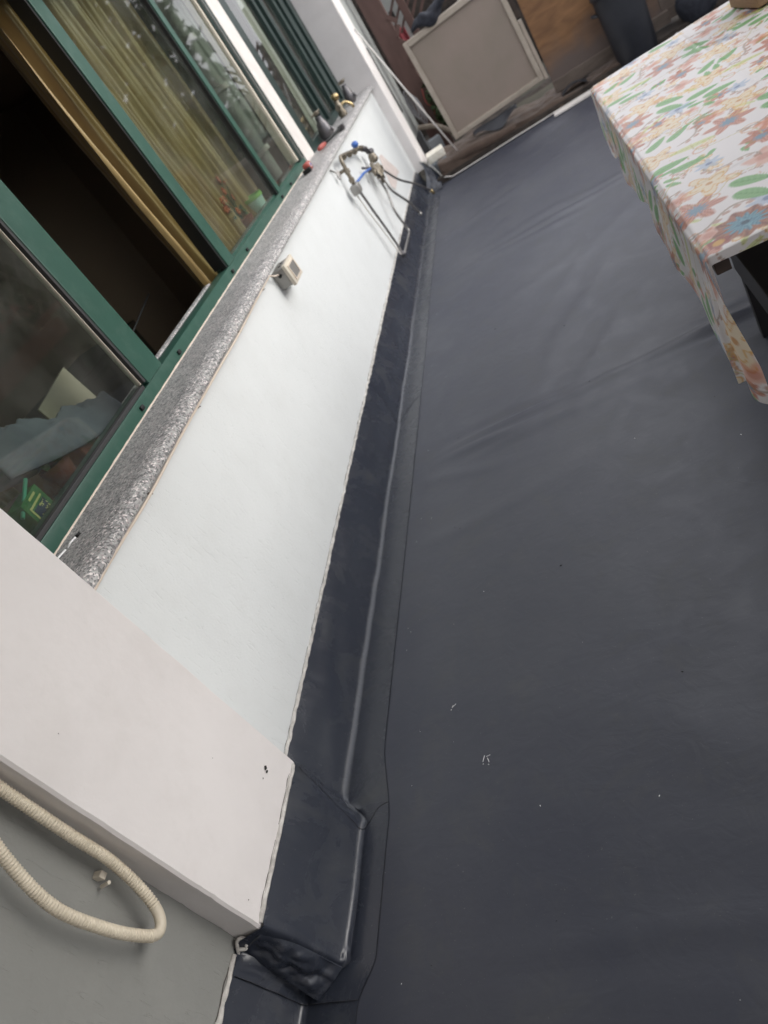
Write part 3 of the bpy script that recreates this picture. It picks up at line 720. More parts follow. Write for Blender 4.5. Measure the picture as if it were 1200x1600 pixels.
for i in range(16):
    a = 2 * math.pi * i / 16 + random.uniform(-.2, .2); L = random.uniform(.07, .13); wd = .007
    vs = []; fs = []
    for k in range(7):
        t = k / 6; r_ = L * t; z = 1.055 + .10 * math.sin(t * 2.3) * random.uniform(.95, 1.05)
        c = Vector((-1.73 + r_ * math.cos(a) * .55, 1.74 + r_ * math.sin(a), z)); p = Vector((-math.sin(a), math.cos(a), 0)) * wd * math.sin(math.pi * (.12 + .86 * t))
        vs += [c - p, c + p]
    for k in range(6): fs.append((2 * k, 2 * k + 1, 2 * k + 3, 2 * k + 2))
    O("leaf", MB().add(vs, fs), LEAFP, pl, smooth=True)
gb = thing("green_carton", (-1.66, 1.53, .985), "small green carton with yellow print in the corner of the near pane", "carton")
rb = Matrix.Rotation(.25, 3, 'Z'); pv = (-1.66, 1.52, .99)
O("box", MB().box(-1.70, -1.64, 1.455, 1.585, .9865, 1.10, .002, rb, pv), BOXG, gb)
O("print", MB().box(-1.6395, -1.6385, 1.47, 1.565, 1.000, 1.006, 0, rb, pv).box(-1.6395, -1.6385, 1.47, 1.478, 1.006, 1.075, 0, rb, pv).box(-1.6395, -1.6385, 1.47, 1.565, 1.068, 1.074, 0, rb, pv)
  .box(-1.6395, -1.6385, 1.50, 1.55, 1.085, 1.092, 0, rb, pv), YELLOW, gb)
O("print", MB().box(-1.6393, -1.6386, 1.482, 1.562, 1.012, 1.062, 0, rb, pv), NAVYP, gb)
dm = MB()
for i in range(34):
    y, z = random.uniform(1.484, 1.560), random.uniform(1.014, 1.060); s_ = random.uniform(.0012, .003)
    dm.box(-1.6384, -1.6378, y - s_, y + s_, z - s_, z + s_, 0, rb, pv)
O("dots", dm, YELLOW, gb, kind='stuff')
O("teal_pen", MB().tube([(-1.63, 1.44, 1.075), (-1.66, 1.58, 1.125)], .006, 8), TEAL, smooth=True, loc=(-1.65, 1.5, 1.1), label="teal pen leaning on the green carton", cat="pen")
O("brick", MB().box(-1.80, -1.70, 1.83, 2.0, .987, 1.07, .006, Matrix.Rotation(.3, 3, 'Z')), REDBR, loc=(-1.75, 1.9, .987), label="reddish brown brick on the inner ledge behind the near pane", cat="brick")
# middle pane
pt = thing("mint_pot", (-1.66, 4.25, .985), "pale mint plastic pot with bright green rim inside the middle pane", "pot")
O("body", MB().lathe([(.045, 0), (.062, .11), (.064, .115), (.058, .115)], (-1.645, 4.26, .986), n=24), MINT, pt, smooth=True, angle=50)
O("rim", MB().lathe([(.066, 0), (.068, .022), (.060, .022), (.057, .0)], (-1.645, 4.26, 1.095), n=24), LGREEN, pt, smooth=True, angle=50)
fw = thing("flower_pot", (-1.66, 3.95, .985), "orange flowers in a brown pot in front of the gold curtain", "potted flower")
O("pot", MB().lathe([(.04, 0), (.055, .08), (.058, .09), (.05, .09)], (-1.645, 3.98, .986)), REDBR, fw, smooth=True, angle=40)
for i in range(9):
    x, y, z = -1.645 + random.uniform(-.02, .02), 3.98 + random.uniform(-.12, .10), 1.13 + random.uniform(-.02, .17)
    st = O("stem", MB().tube([(-1.645, 3.98, 1.07), ((x - 1.645) / 2, (y + 3.98) / 2, (z + 1.07) / 2 + .02), (x, y, z)], .0022, 5), LEAF, fw)
    pm = MB()
    for k in range(6):
        a = math.pi * k / 3
        c = Vector((x + .004, y + .014 * math.cos(a), z + .014 * math.sin(a)))
        pm.lathe([(.001, -.004), (.011, 0), (.001, .004)], c, (1, .3 * math.cos(a), .3 * math.sin(a)), 7)
    O("bloom", pm, ORANGE, fw, smooth=True)
for i in range(10):
    a = random.uniform(0, 6.28); c = Vector((-1.645, 3.98 + .09 * math.cos(a), 1.09 + .05 * math.sin(a)))
    O("leaf", MB().add([c + Vector((0, -.03, 0)), c + Vector((.01, 0, .012)), c + Vector((0, .035, .01)), c + Vector((.008, 0, -.014))], [(0, 1, 2, 3)]), LEAF, fw)
O("carton", MB().box(-1.70, -1.62, 4.62, 4.74, .9865, 1.07, .002, Matrix.Rotation(.4, 3, 'Z')), CARD, loc=(-1.66, 4.66, .987), label="small tan carton behind the slim far pane", cat="carton")
hb = thing("handbag", (-1.7, 6.0, .985), "dark brown handbag with looped handle inside the far window", "handbag")
O("body", MB().box(-1.76, -1.64, 5.74, 6.12, .987, 1.30, .03), DARKF, hb, smooth=True)
O("handle", MB().tube(bez([(-1.70, 5.85, 1.29), (-1.70, 5.87, 1.40), (-1.70, 5.94, 1.43), (-1.70, 6.0, 1.40), (-1.70, 6.02, 1.29)], 8), .008, 8), BLACKM, hb, smooth=True)
O("terracotta_bowl", MB().lathe([(.03, 0), (.06, .05), (.065, .06), (.058, .06)], (-1.635, 5.72, .986)), REDBR, smooth=True, loc=(-1.635, 5.72, .986), label="small terracotta bowl beside the handbag in the far window", cat="bowl")

# ------------------------------------------------------------------ things on the sill
def old_tap(loc, label, m1, m2, kind, scale=1.0):
    x, y, z = loc; t = thing("old_tap", loc, label, "tap", "old taps and fittings on the granite sill")
    if kind == 0:     # squat flask shaped fitting
        O("body", MB().lathe([(.045 * scale, 0), (.055 * scale, .02), (.052 * scale, .05), (.040 * scale, .10), (.026 * scale, .125), (.024 * scale, .15)], loc, (.05, .0, 1), 20), m1, t, smooth=True, angle=50)
        O("cap", MB().lathe([(.02, 0), (.026, .006), (.026, .02), (.014, .028)], (x + .006, y, z + .16), (0, 0, 1), 14), m2, t, smooth=True, angle=50)
        O("lever", MB().tube([(x - .02, y - .04, z + .172), (x + .03, y + .045, z + .18)], .006, 8), m2, t, smooth=True)
        O("spout", MB().tube(bez([(x + .02, y, z + .05), (x + .05, y - .01, z + .05), (x + .06, y - .012, z + .02)], 6), .009, 8), m1, t, smooth=True)
    else:             # upright brass cock with round knob
        O("body", MB().lathe([(.030, 0), (.036, .02), (.026, .05), (.030, .08), (.020, .10), (.020, .13)], loc, (0, .1, 1), 18), m1, t, smooth=True, angle=50)
        O("knob", MB().lathe([(.004, 0), (.028, .008), (.034, .026), (.026, .044), (.004, .05)], (x + .004, y + .014, z + .125), (.3, -.2, 1), 18), m2, t, smooth=True)
        O("spout", MB().tube(bez([(x, y, z + .07), (x + .05, y + .02, z + .08), (x + .085, y + .04, z + .04), (x + .09, y + .045, z + .01)], 6), .011, 8), m2, t, smooth=True)
        O("flange", MB().lathe([(.022, 0), (.022, .02)], (x, y - .035, z + .075), (0, -1, 0), 12), m1, t, smooth=True, angle=50)
    return t
old_tap((-1.470, 5.77, SZ1 + .001), "squat dark pewter tap body beside the orange handled tool on the sill", PEWTER, BRASS, 0)
old_tap((-1.430, 6.36, SZ1 + .001), "bright brass tap with shiny round knob on the granite sill", BRASS, BRIGHTB, 1, 1)
old_tap((-1.435, 6.90, SZ1 + .001), "dark pewter tap at the far end of the granite sill", PEWTER, BRASS, 0, .8)
tl = thing("pipe_wrench", (-1.38, 5.4, SZ1), "hand tool with orange red grip and dark jaws lying on the sill", "hand tool")
O("grip", MB().tube([(-1.435, 5.24, SZ1 + .026), (-1.428, 5.27, SZ1 + .026), (-1.415, 5.325, SZ1 + .024), (-1.408, 5.35, SZ1 + .024)], [.012, .017, .016, .011], 12), REDP, tl, smooth=True)
O("shaft", MB().tube([(-1.408, 5.35, SZ1 + .024), (-1.365, 5.50, SZ1 + .022), (-1.330, 5.63, SZ1 + .020)], [.011, .010, .012], 10), BLACKM, tl, smooth=True)
O("jaw", MB().box(-1.350, -1.305, 5.62, 5.66, SZ1 + .001, SZ1 + .036, .005), PEWTER, tl)
tm = thing("tape_measure", (-1.43, 4.8, SZ1), "small red tape measure with round blue and white mark on the sill", "tape measure")
O("case", MB().box(-1.46, -1.415, 4.78, 4.86, SZ1 + .001, SZ1 + .052, .012), REDP, tm, smooth=True)
O("badge", MB().lathe([(.014, 0), (.014, .002)], (-1.4155, 4.82, SZ1 + .028), (1, 0, 0), 16), WHITEP, tm)
O("badge_ring", MB().lathe([(.008, 0), (.008, .002)], (-1.4135, 4.82, SZ1 + .028), (1, 0, 0), 16), BLUEP, tm)
O("base_strap", MB().box(-1.465, -1.41, 4.745, 4.779, SZ1 + .001, SZ1 + .028, .006), BLACKM, tm)
for i, (y0, x0, y1, x1, lab) in enumerate(((1.36, -1.462, 1.325, -1.472, "dark tipped white wire sliver lying on the sill by the white pillar"), (1.318, -1.474, 1.262, -1.49, "long white wire sliver lying on the sill nearest the window rail"),
                                       (1.245, -1.46, 1.205, -1.44, "short white wire sliver lying on the sill touching the pillar"))):
    O("wire_sliver", MB().tube([(x0, y0, SZ1 + .004), ((x0 + x1) / 2, (y0 + y1) / 2, SZ1 + .006), (x1, y1, SZ1 + .003)], .0028, 6), SLIVER, smooth=True, loc=(x0, y0, SZ1), label=lab, cat="wire")
O("dark_screw", MB().tube([(-1.455, 1.375, SZ1 + .004), (-1.462, 1.362, SZ1 + .004)], .004, 8), BLACKM, smooth=True, loc=(-1.455, 1.37, SZ1), label="tiny dark screw on the sill beside the white slivers", cat="screw")

# cable under the sill nose
cb = thing("cable", (XW, 2, .93), "thin cream cable clipped under the granite sill edge", "cable")
ys = np.linspace(PY1 + .002, 3.03, 120)
O("sheath", MB().tube([(XW + .022 + .006 * nz(y * 2, 5), y, .944 + .0045 * nz(y * 2.7, 3) - .006 * math.sin((y - 1.1) * 3.3) ** 2) for y in ys] + [(XW + .03, 3.06, .925), (XW + .035, 3.09, .915)], .0042, 8), CABLE, cb, smooth=True)
for y in (1.52, 1.98, 2.52, 2.93):
    O("clip", MB().box(XW + .001, XW + .007, y, y + .007, .927, .944, .002).tube([(XW + .002, y + .004, .930), (XW + .014, y + .004, .929)], .0014, 6), TWIG, cb)

# junction box with window
jb = thing("junction_box", (XW, 3.15, .85), "small grey and cream plastic box fixed under the sill, with a window in its lid", "junction box")
O("housing", MB().box(XW + .001, XW + .062, 3.10, 3.235, .845, .930, .004), GREYAL, jb, smooth=True, angle=40)
O("lid", MB().box(XW + .0625, XW + .080, 3.094, 3.240, .838, .936, .004), CREAM, jb, smooth=True, angle=40)
O("lid_window", MB().box(XW + .0805, XW + .0825, 3.125, 3.212, .856, .915, .003), GREYAL, jb)
O("window_surround", MB().box(XW + .0801, XW + .0845, 3.118, 3.125, .85, .921).box(XW + .0801, XW + .0845, 3.212, 3.219, .85, .921).box(XW + .0801, XW + .0845, 3.1255, 3.2115, .85, .856).box(XW + .0801, XW + .0845, 3.1255, 3.2115, .915, .921), CABLE, jb)
for z in (.914,): 
    for y in (3.15, 3.19): O("knockout", MB().lathe([(.007, 0), (.007, .002)], (XW + .035, y, .930), (0, 0, 1), 12), BLACKM, jb)
O("gland", MB().lathe([(.007, 0), (.007, .012)], (XW + .036, 3.10, .905), (0, -1, 0), 12), BLACKM, jb)

# scraped patch on the wall behind the valves
pm = MB(); pts = []
for k, (y, z) in enumerate(((6.22, .62), (6.33, .61), (6.42, .53), (6.56, .43), (6.60, .375), (6.47, .385), (6.36, .37), (6.14, .36), (6.06, .41), (6.12, .5))): pts.append((XW + .003, y, z))
pm.add(pts, [tuple(range(len(pts)))])
O("bare_patch", pm, SCUFF, house, solid=.002)

# ------------------------------------------------------------------ water pipework on the wall
X1 = XW + .06
st = thing("standpipe", (X1, 5.0, .9), "old brass pipe with blue valve knob bent to the right under the sill", "pipework")
O("wall_stub", MB().tube([(XW, 4.93, .86), (X1, 4.93, .86)], .011, 10), BRASS, st, smooth=True)
O("wall_plate", MB().lathe([(.024, 0), (.024, .006), (.014, .014)], (XW + .001, 4.93, .86), (1, 0, 0), 16), WHITEP, st, smooth=True, angle=50)
O("riser", MB().tube(bez([(X1, 4.90, .765), (X1, 4.925, .86), (X1, 4.94, .912), (X1, 4.965, .930), (X1, 5.02, .926), (X1, 5.26, .886), (X1, 5.50, .848)], 6), .0125, 10), BRASS, st, smooth=True)
for (y, z) in ((4.905, .79), (4.925, .845), (5.03, .924), (5.20, .897), (5.36, .87)):
    O("collar", MB().lathe([(.019, 0), (.019, .026)], (X1, y, z - .012), (0, 1 if y > 4.95 else .2, 0 if y > 4.95 else 1), 8), BRASS, st, smooth=True, angle=30)
O("valve_body", MB().tube(bez([(X1, 5.46, .854), (X1 + .003, 5.52, .842), (X1 + .005, 5.58, .825)], 6), .017, 10), BRASS, st, smooth=True)
O("valve_knob", MB().lathe([(.012, 0), (.024, .01), (.024, .03), (.015, .038)], (X1 + .01, 5.44, .868), (0, -.15, 1), 12), BLUEP, st, smooth=True, angle=50)
O("nozzle", MB().tube([(X1 + .006, 5.57, .825), (X1 + .010, 5.64, .80), (X1 + .016, 5.66, .765)], [.022, .020, .012], 10), PEWTER, st, smooth=True)
O("tee_cap", MB().box(X1 - .028, X1 + .030, 4.845, 4.925, .705, .765, .010), GREYAL, st, smooth=True)
O("hook", MB().tube(bez([(XW + .004, 4.80, .925), (XW + .02, 4.82, .89), (XW + .03, 4.80, .85), (XW + .012, 4.845, .865)], 6), .006, 8), STEEL, st, smooth=True)

mf = thing("valve_manifold", (X1, 5.65, .7), "cluster of brass valves with a blue rod, hoses hanging from it", "valve cluster")
O("wall_pipe", MB().tube([(XW, 5.66, .66), (X1 + .02, 5.66, .66)], .014, 10), BRASS, mf, smooth=True)
O("body", MB().lathe([(.022, 0), (.030, .015), (.030, .05), (.022, .065)], (X1 - .005, 5.74, .675), (.2, .1, 1), 12), BRASS, mf, smooth=True, angle=40)
O("cap", MB().lathe([(.026, 0), (.032, .010), (.028, .026), (.012, .032)], (X1 + .002, 5.752, .742), (.2, .1, 1), 12), PEWTER, mf, smooth=True, angle=40)
O("valve_face", MB().lathe([(.020, 0), (.022, .02), (.012, .028)], (X1 + .01, 5.73, .70), (1, -.4, 0), 12), BRASS, mf, smooth=True, angle=40)
for (y0_, z0_, y1_, z1_, r_) in ((5.60, .70, 5.50, .64, .016), (5.62, .67, 5.585, .55, .018), (5.69, .67, 5.66, .56, .019), (5.74, .66, 5.76, .60, .015)):
    O("outlet", MB().tube([(X1 + .005, y0_, z0_), (X1 + .010, (y0_ + y1_) / 2, (z0_ + z1_) / 2), (X1 + .012, y1_, z1_)], [r_, r_ * 1.15, r_ * .8], 10), BRASS, mf, smooth=True)
    O("nut", MB().lathe([(r_ * 1.45, 0), (r_ * 1.45, .018)], (X1 + .010, (y0_ + y1_) / 2, (z0_ + z1_) / 2), (0, y1_ - y0_, z1_ - z0_), 6), BRASS, mf)
O("blue_rod", MB().tube([(X1 + .005, 4.98, .752), (X1 + .010, 5.22, .735), (X1 + .008, 5.47, .700)], .0085, 8), BLUEP, mf, smooth=True)
O("lever", MB().tube([(X1 - .03, 5.44, .735), (X1 - .01, 5.52, .70), (X1 + .015, 5.58, .60)], .009, 8), PEWTER, mf, smooth=True)

def hose(name, pts, r, m, label, end=None, group="hoses hanging from the wall valves"):
    t = thing(name, pts[0], label, "hose", group)
    O("tube", MB().tube(bez(pts, 8), r, 10), m, t, smooth=True)
    if end: O("end_fitting", MB().tube(end[0], end[1], 10), end[2], t, smooth=True)
    return t
# end points worked out in metres from the photograph's perspective
hose("drain_pipe", [(X1, 4.93, .715), (X1, 4.96, .58), (X1, 5.005, .42), (X1 + .004, 5.02, .29), (X1 + .008, 5.01, .195)], .0085, BRAID,
     "straight steel pipe nearest the camera, dropping from the grey tee", ([(X1 + .006, 5.012, .215), (X1 + .010, 5.008, .175)], .015, PEWTER))
hose("drain_pipe", [(X1 - .02, 4.90, .70), (X1 - .018, 4.925, .56), (X1 - .014, 4.965, .42), (X1 - .006, 4.975, .30), (X1 + .002, 4.985, .205)], .0050, WHITEP,
     "thin pale rod running down beside the straight steel pipe")
hose("braided_hose", [(X1 + .012, 5.52, .60), (X1 + .012, 5.535, .50), (X1 + .010, 5.45, .385), (X1 + .012, 5.46, .29), (X1 + .020, 5.47, .205), (X1 + .022, 5.40, .190), (X1 + .018, 5.20, .190), (X1 + .012, 5.04, .188)], .0085, BRAID,
     "braided hose that turns back at its foot towards the straight pipe")
hose("braided_hose", [(X1 + .012, 5.66, .58), (X1 + .020, 5.64, .48), (X1 + .035, 5.73, .38), (X1 + .050, 5.82, .29), (X1 + .070, 5.88, .16)], .0085, BRAID,
     "curved braided hose in the middle, ending above the flashing", ([(X1 + .069, 5.878, .17), (X1 + .071, 5.882, .145)], .012, STEEL))
hose("braided_hose", [(X1 + .012, 5.77, .60), (X1 + .040, 5.95, .45), (X1 + .070, 6.20, .32), (X1 + .10, 6.38, .21), (X1 + .12, 6.50, .12)], .0085, BRAID,
     "pale braided hose farthest right, ending in a copper nut", ([(X1 + .115, 6.48, .135), (X1 + .125, 6.51, .10)], .014, BRIGHTB))

# ------------------------------------------------------------------ corrugated hose and clip by the near pillar
ch = thing("corrugated_hose", (-1.29, .6, .7), "cream corrugated drain hose looping beside the pillar", "hose")
HX = XW + .045
path = bez([(HX - .01, .655, 1.42), (HX - .005, .650, 1.10), (HX, .642, .92), (HX, .638, .765), (HX + .002, .636, .655), (HX + .006, .618, .560), (HX + .012, .592, .505), (HX + .016, .560, .497), (HX + .015, .540, .540), (HX + .012, .522, .625), (HX + .008, .515, .74), (HX + .01, .545, .87), (HX + .02, .60, 1.02), (HX + .02, .63, 1.2), (HX, .62, 1.42)], 60)
# resample evenly, then ribs
def resample(P, step):
    out = [P[0]]; acc = 0
    for a, b in zip(P[:-1], P[1:]):
        d = (b - a).length
        while acc + d >= step:
            t = (step - acc) / d; a = a.lerp(b, t); out.append(a.copy()); d = (b - a).length; acc = 0
        acc += d
    return out
P_ = resample(path, .0011)
elbow_i = min(range(len(P_)), key=lambda i: (P_[i] - Vector((HX + .016, .565, .497))).length)
sleeve_a, sleeve_b = elbow_i - 46, elbow_i + 24
r_list = []
for i in range(len(P_)):
    if sleeve_a < i < sleeve_b: r_list.append(.0115 if abs(i - sleeve_b) > 6 else .0125)
    else: r_list.append(.0108 + .0015 * math.sin(i * 2 * math.pi / 6.3))
O("ribbed_tube", MB().tube(P_, r_list, 16), HOSEM, ch, smooth=True)
O("clip", MB().box(XW, XW + .022, .612, .626, .632, .648, .002).tube([(XW + .01, .604, .626), (XW + .036, .606, .631)], .004, 8), CREAM, ch)

# ------------------------------------------------------------------ far end: kerb, blanket, panel, board, bin and clutter
O("end_kerb", MB().box(-1.2, 3.0, YE + .012, YE + .50, -.02, .055), SOIL, kind='structure')
tr = MB().tube([(x, YE + .004 + .004 * nz(x * 3), .012 + .03 * (1 - sm(-1.09, -1.02, x))) for x in np.linspace(-1.09, .0, 60)], .0055, 6)
O("edge_trim", tr, WHITEP, smooth=True, loc=(-.6, YE, 0), label="thin white trim along the far edge of the dark floor", cat="trim")
O("white_board", MB().box(-.055, .55, 6.90, 7.03, .006, .022, .003, Matrix.Rotation(-.03, 3, 'Z')), WHITEP, loc=(.2, 6.97, 0), label="flat white batten on the floor edge below the wooden board", cat="batten")
def blank(u, v):
    x = lerp(-1.10, .62, u); hgt = lerp(.135, .060, sm(.0, .75, u)) + .03 * nz(u * 7, 2) * (1 - .4 * u)
    if v < .35: t = v / .35; y = YE + .012 + .02 * t; z = .008 + hgt * sm(0, 1, t)
    else: t = (v - .35) / .65; y = YE + .032 + .42 * t; z = .008 + hgt + .04 * t * (1 - u) + .022 * nz(x * 5, t * 4, 8) + .012 * nz(x * 13, t * 9, 2)
    return (x, y + .012 * nz(x * 6, v * 3, 6), z)
O("blanket", MB().grid(blank, 130, 34), BLANKET, smooth=True, loc=(-.3, 7.2, 0), label="dirty brown blanket bunched over the kerb below the beige panel", cat="blanket", solid=.006)
O("blanket_roll", MB().tube(bez([(-1.09, 7.10, .075), (-.98, 7.12, .10), (-.8, 7.11, .105), (-.55, 7.10, .08), (-.3, 7.12, .065)], 8), [.03 + .018 * math.sin(i * .1) + .004 * nz(i * .4) for i in range(33)], 12), BLANKET, smooth=True, loc=(-.8, 7.1, 0), label="rolled brown blanket edge lying along the far floor edge", cat="blanket")
# dark hollow under panel: bent black plastic
O("bent_offcut", MB().grid(lambda u, v: (lerp(.06, .28, u), lerp(7.10, 7.22, v), .075 + .05 * math.sin(math.pi * u) * (1 - .3 * v)), 16, 5), BINM, smooth=True, loc=(.17, 7.15, .07), label="small arched black offcut below the wooden board", cat="offcut", solid=.004)
O("black_sheet", MB().grid(lambda u, v: (lerp(-.72, -.30, u), lerp(7.26, 7.17, v) + .02 * math.sin(u * 9), .20 - .05 * v + .035 * math.sin(u * 7 + 1) * (v)), 22, 6), BINM, smooth=True, loc=(-.5, 7.2, .18), label="crumpled black plastic poking out under the beige panel", cat="plastic sheet", solid=.003)

bp = thing("beige_panel", (-.44, 7.30, .22), "large beige framed panel leaning upright at the far end", "panel")
rot = Matrix.Rotation(-.03, 3, 'Y')
pv = (-.88, 7.3, .22)
ty0, ty1 = 7.29, 7.335
O("field", MB().box(-.845, -.055, ty0 + .022, ty1 - .006, .255, 1.04, 0, rot, pv), BEIGE, bp)
O("frame_bar", MB().box(-.885, -.8455, ty0, ty1, .215, 1.09, .006, rot, pv), BEIGEF, bp)
O("frame_bar", MB().box(-.0545, -.012, ty0, ty1, .215, 1.09, .006, rot, pv), BEIGEF, bp)
O("frame_bar", MB().box(-.845, -.055, ty0 + .001, ty1, .215, .2545, .006, rot, pv), BEIGEF, bp)
O("frame_bar", MB().box(-.845, -.055, ty0 + .001, ty1, 1.0405, 1.09, .006, rot, pv), BEIGEF, bp)
O("side_batten", MB().box(-.008, .022, ty0 + .02, ty1 + .02, .20, .70, .004, rot, pv), BEIGEF, bp, label="loose grey batten along the panel's right edge")
O("side_batten", MB().box(-.008, .028, ty0 + .03, ty1 + .03, .72, 1.15, .004, rot, pv), DARKW, bp)
wb = thing("wooden_board", (.5, 7.36, .08), "rough orange brown plywood board with muddy foot standing at the far end", "board")
O("sheet", MB().box(.035, .98, 7.345, 7.375, .085, 1.35, .003), PLY, wb)
O("foot_board", MB().box(.030, 1.02, 7.30, 7.344, .075, .17, .004, Matrix.Rotation(.01, 3, 'Y')), mat("muddy_wood", (.10, .078, .066), .9, col2=(.15, .12, .10), scale=7, stretch=(1, 1, 6)), wb, label="grey muddy plank along the foot of the board")
O("cracked_plank", MB().box(.98, 1.9, 7.34, 7.37, .085, 1.0, .003), MATS["muddy_wood"], loc=(1.4, 7.35, .08), label="grey brown plank to the right of the black bin", cat="plank")

bn = thing("black_bin", (.70, 7.02, 0), "black rounded plastic bin standing behind the table's far corner", "bin")
prof = [(.150, .0), (.158, .01), (.185, .52), (.190, .56), (.180, .60)]
O("bin_body", MB().lathe([(.150, .0), (.160, .012), (.172, .30), (.184, .54)], (.70, 7.12, .008), (0, 0, 1), 28), BINM, bn, smooth=True, angle=50)
O("lid", MB().lathe([(.188, 0), (.196, .012), (.190, .05), (.150, .085), (.05, .10)], (.70, 7.12, .549), (0, 0, 1), 28), BINM, bn, smooth=True, angle=60)
for s_ in (-1, 1): O("bin_handle", MB().tube(bez([(.70 + s_ * .18, 7.07, .45), (.70 + s_ * .215, 7.09, .46), (.70 + s_ * .215, 7.15, .46), (.70 + s_ * .18, 7.17, .45)], 5), .009, 8), BINM, bn, smooth=True)
O("navy_sack", MB().grid(lambda u, v: (1.20 + (.15 + .02 * nz(u * 9, v * 4)) * math.cos(u * 2 * math.pi) * math.sin(math.pi * (.08 + .92 * v) * .98 + .02), 7.12 + (.14 + .02 * nz(u * 9, v * 4)) * math.sin(u * 2 * math.pi) * math.sin(math.pi * (.08 + .92 * v) * .98 + .02), .01 + .30 * (1 - math.cos(math.pi * v)) / 2), 28, 14), NAVYF, smooth=True, loc=(1.2, 7.12, 0), label="dark navy sack slumped to the right of the black bin", cat="sack")
for i, (y, z) in enumerate(((6.93, .0), (6.985, .0))):
    O("metal_strip", MB().box(.82, 1.45, y, y + .018, .008, .020, .002), GREYAL, loc=(1.1, y, .01), label=("front" if i == 0 else "rear") + " one of two pale metal strips on the floor behind the table", cat="strip", group="metal strips on the floor")

# styrofoam block, rod, rope, branch
O("styrofoam_block", MB().box(-1.20, -1.03, 7.28, 7.48, .155, .225, .010, Matrix.Rotation(.12, 3, 'Z')), STYRO, smooth=True, angle=40, loc=(-1.1, 7.45, .2), label="dented white styrofoam block at the foot of the far pillar", cat="styrofoam block")
O("block_stand", MB().box(-1.22, -1.02, 7.24, 7.56, -.02, .153, .01), NGREY, loc=(-1.1, 7.4, 0), label="grey concrete pad under the styrofoam block", cat="pad")
O("metal_rod", MB().tube([(-.90, 7.02 + .12, .16), (-1.19, 7.26, 1.40)], .0075, 8), WHITEP, smooth=True, loc=(-.9, 7.14, .16), label="long thin white metal rod leaning against the far pillar", cat="rod")
O("dark_rod", MB().tube([(-1.225, 7.59, .62), (-1.225, 7.55, 1.22)], .006, 8), BLACKM, smooth=True, loc=(-1.22, 7.6, .6), label="short dark rod standing along the far pillar", cat="rod")
cr = MB()
for k in range(4):
    cr.tube([(-1.16 + .035 * math.sin(t) + .01 * k, 7.85 + .02 * k, .60 + .13 * math.cos(t) - .03 * k) for t in np.linspace(0, 6.28, 22)], .008, 6, cap=False)
O("rope_coil", cr, ROPE, smooth=True, loc=(-1.15, 7.9, .5), label="grey rope coil hanging behind the far pillar", cat="rope")
O("branch", MB().tube(bez([(-1.20, 7.8, .40), (-1.05, 7.75, .34), (-.95, 7.72, .24), (-.90, 7.7, .16)], 8), [.024] * 25, 8), TWIG, smooth=True, loc=(-1.05, 7.75, .16), label="thick grey branch lying behind the styrofoam block", cat="branch")
O("cardboard_box", MB().box(-1.17, -1.05, 7.64, 7.74, .12, .27, .004, Matrix.Rotation(.3, 3, 'Z')), NGREY, loc=(-1.1, 7.7, .12), label="small grey box behind the styrofoam block", cat="box")
# earth bed behind
O("earth_bed", MB().grid(lambda u, v: (lerp(-1.9, 2.4, u), lerp(7.56, 9.6, v), -.0 + .10 * nz(u * 9, v * 5, 3) + .05 * nz(u * 30, v * 18, 3) - .02), 60, 40), SOIL, smooth=True, kind='structure')

# lattice screen post
lp = thing("lattice_post", (-1.09, 8.3, 0), "tall reddish brown wooden post with lattice strips behind the far pillar", "post")
O("post", MB().box(-1.22, -1.03, 8.25, 8.33, 0, 2.2, .006), LATT, lp)
for k in range(7):
    z = .55 + k * .11
    O("lattice_slat", MB().box(-1.03, -.99, 8.24, 8.248, z, z + .10, 0, Matrix.Rotation(.7 * (1 if k % 2 else -1), 3, 'Y')), LATT, lp)
red = MB().tube(bez([(-1.06, 8.22, .62), (-1.08, 8.20, .50), (-1.04, 8.19, .42), (-1.06, 8.20, .36)], 6), .005, 6)
O("red_string", red, REDP, smooth=True, loc=(-1.06, 8.2, .5), label="short red string caught on the brown lattice post", cat="string")
lt = thing("lattice_screen", (-.6, 8.6, 1.1), "reddish brown diagonal lattice screen above the beige panel", "lattice screen")
for k in range(5):
    for sgn in (-1, 1):
        x = -.88 + k * .10
        O("lattice_slat", MB().box(x - .012, x + .012, 8.6 + .006 * sgn, 8.606 + .006 * sgn, .95, 1.95, 0, Matrix.Rotation(.785 * sgn, 3, 'Y')), LATT, lt)
O("frame_post", MB().box(-.94, -.87, 8.57, 8.63, .0, 2.1, .004), LATT, lt)
# neighbour's wall pieces
nb = thing("neighbour_wall", (-.9, 9.2, 0), "pale grey neighbouring wall with dark vent slot behind the panel", "wall")
O("wall_slab", MB().box(-1.32, -.93, 9.0, 9.15, .0, 2.2), NWALL, nb)
O("vent", MB().box(-1.10, -1.055, 8.992, 8.999, 1.22, 1.30), DARKH, nb)
O("low_wall", MB().box(-1.00, -.55, 8.72, 8.80, .48, .90), NWALL, nb)
O("grey_door", MB().box(-1.85, -1.33, 8.6, 8.66, .0, 2.2), NGREY, loc=(-1.6, 8.6, 0), label="blue grey metal door beyond the far pillar", cat="door")
O("side_wall", MB().box(-1.34, -1.30, 7.63, 8.55, .3, 2.2), NWALL, loc=(-1.32, 8.1, 0), label="grey white side wall running on beyond the far pillar", cat="wall")
O("red_cloth", MB().grid(lambda u, v: (lerp(-1.16, -1.03, u), 8.95 + .02 * math.sin(u * 9), lerp(.86, 1.14, v) + .02 * math.sin(u * 5)), 16, 10), REDF, smooth=True, loc=(-1.1, 8.9, 1.0), label="red cloth hanging on the pale wall behind the brown post", cat="cloth", solid=.01)
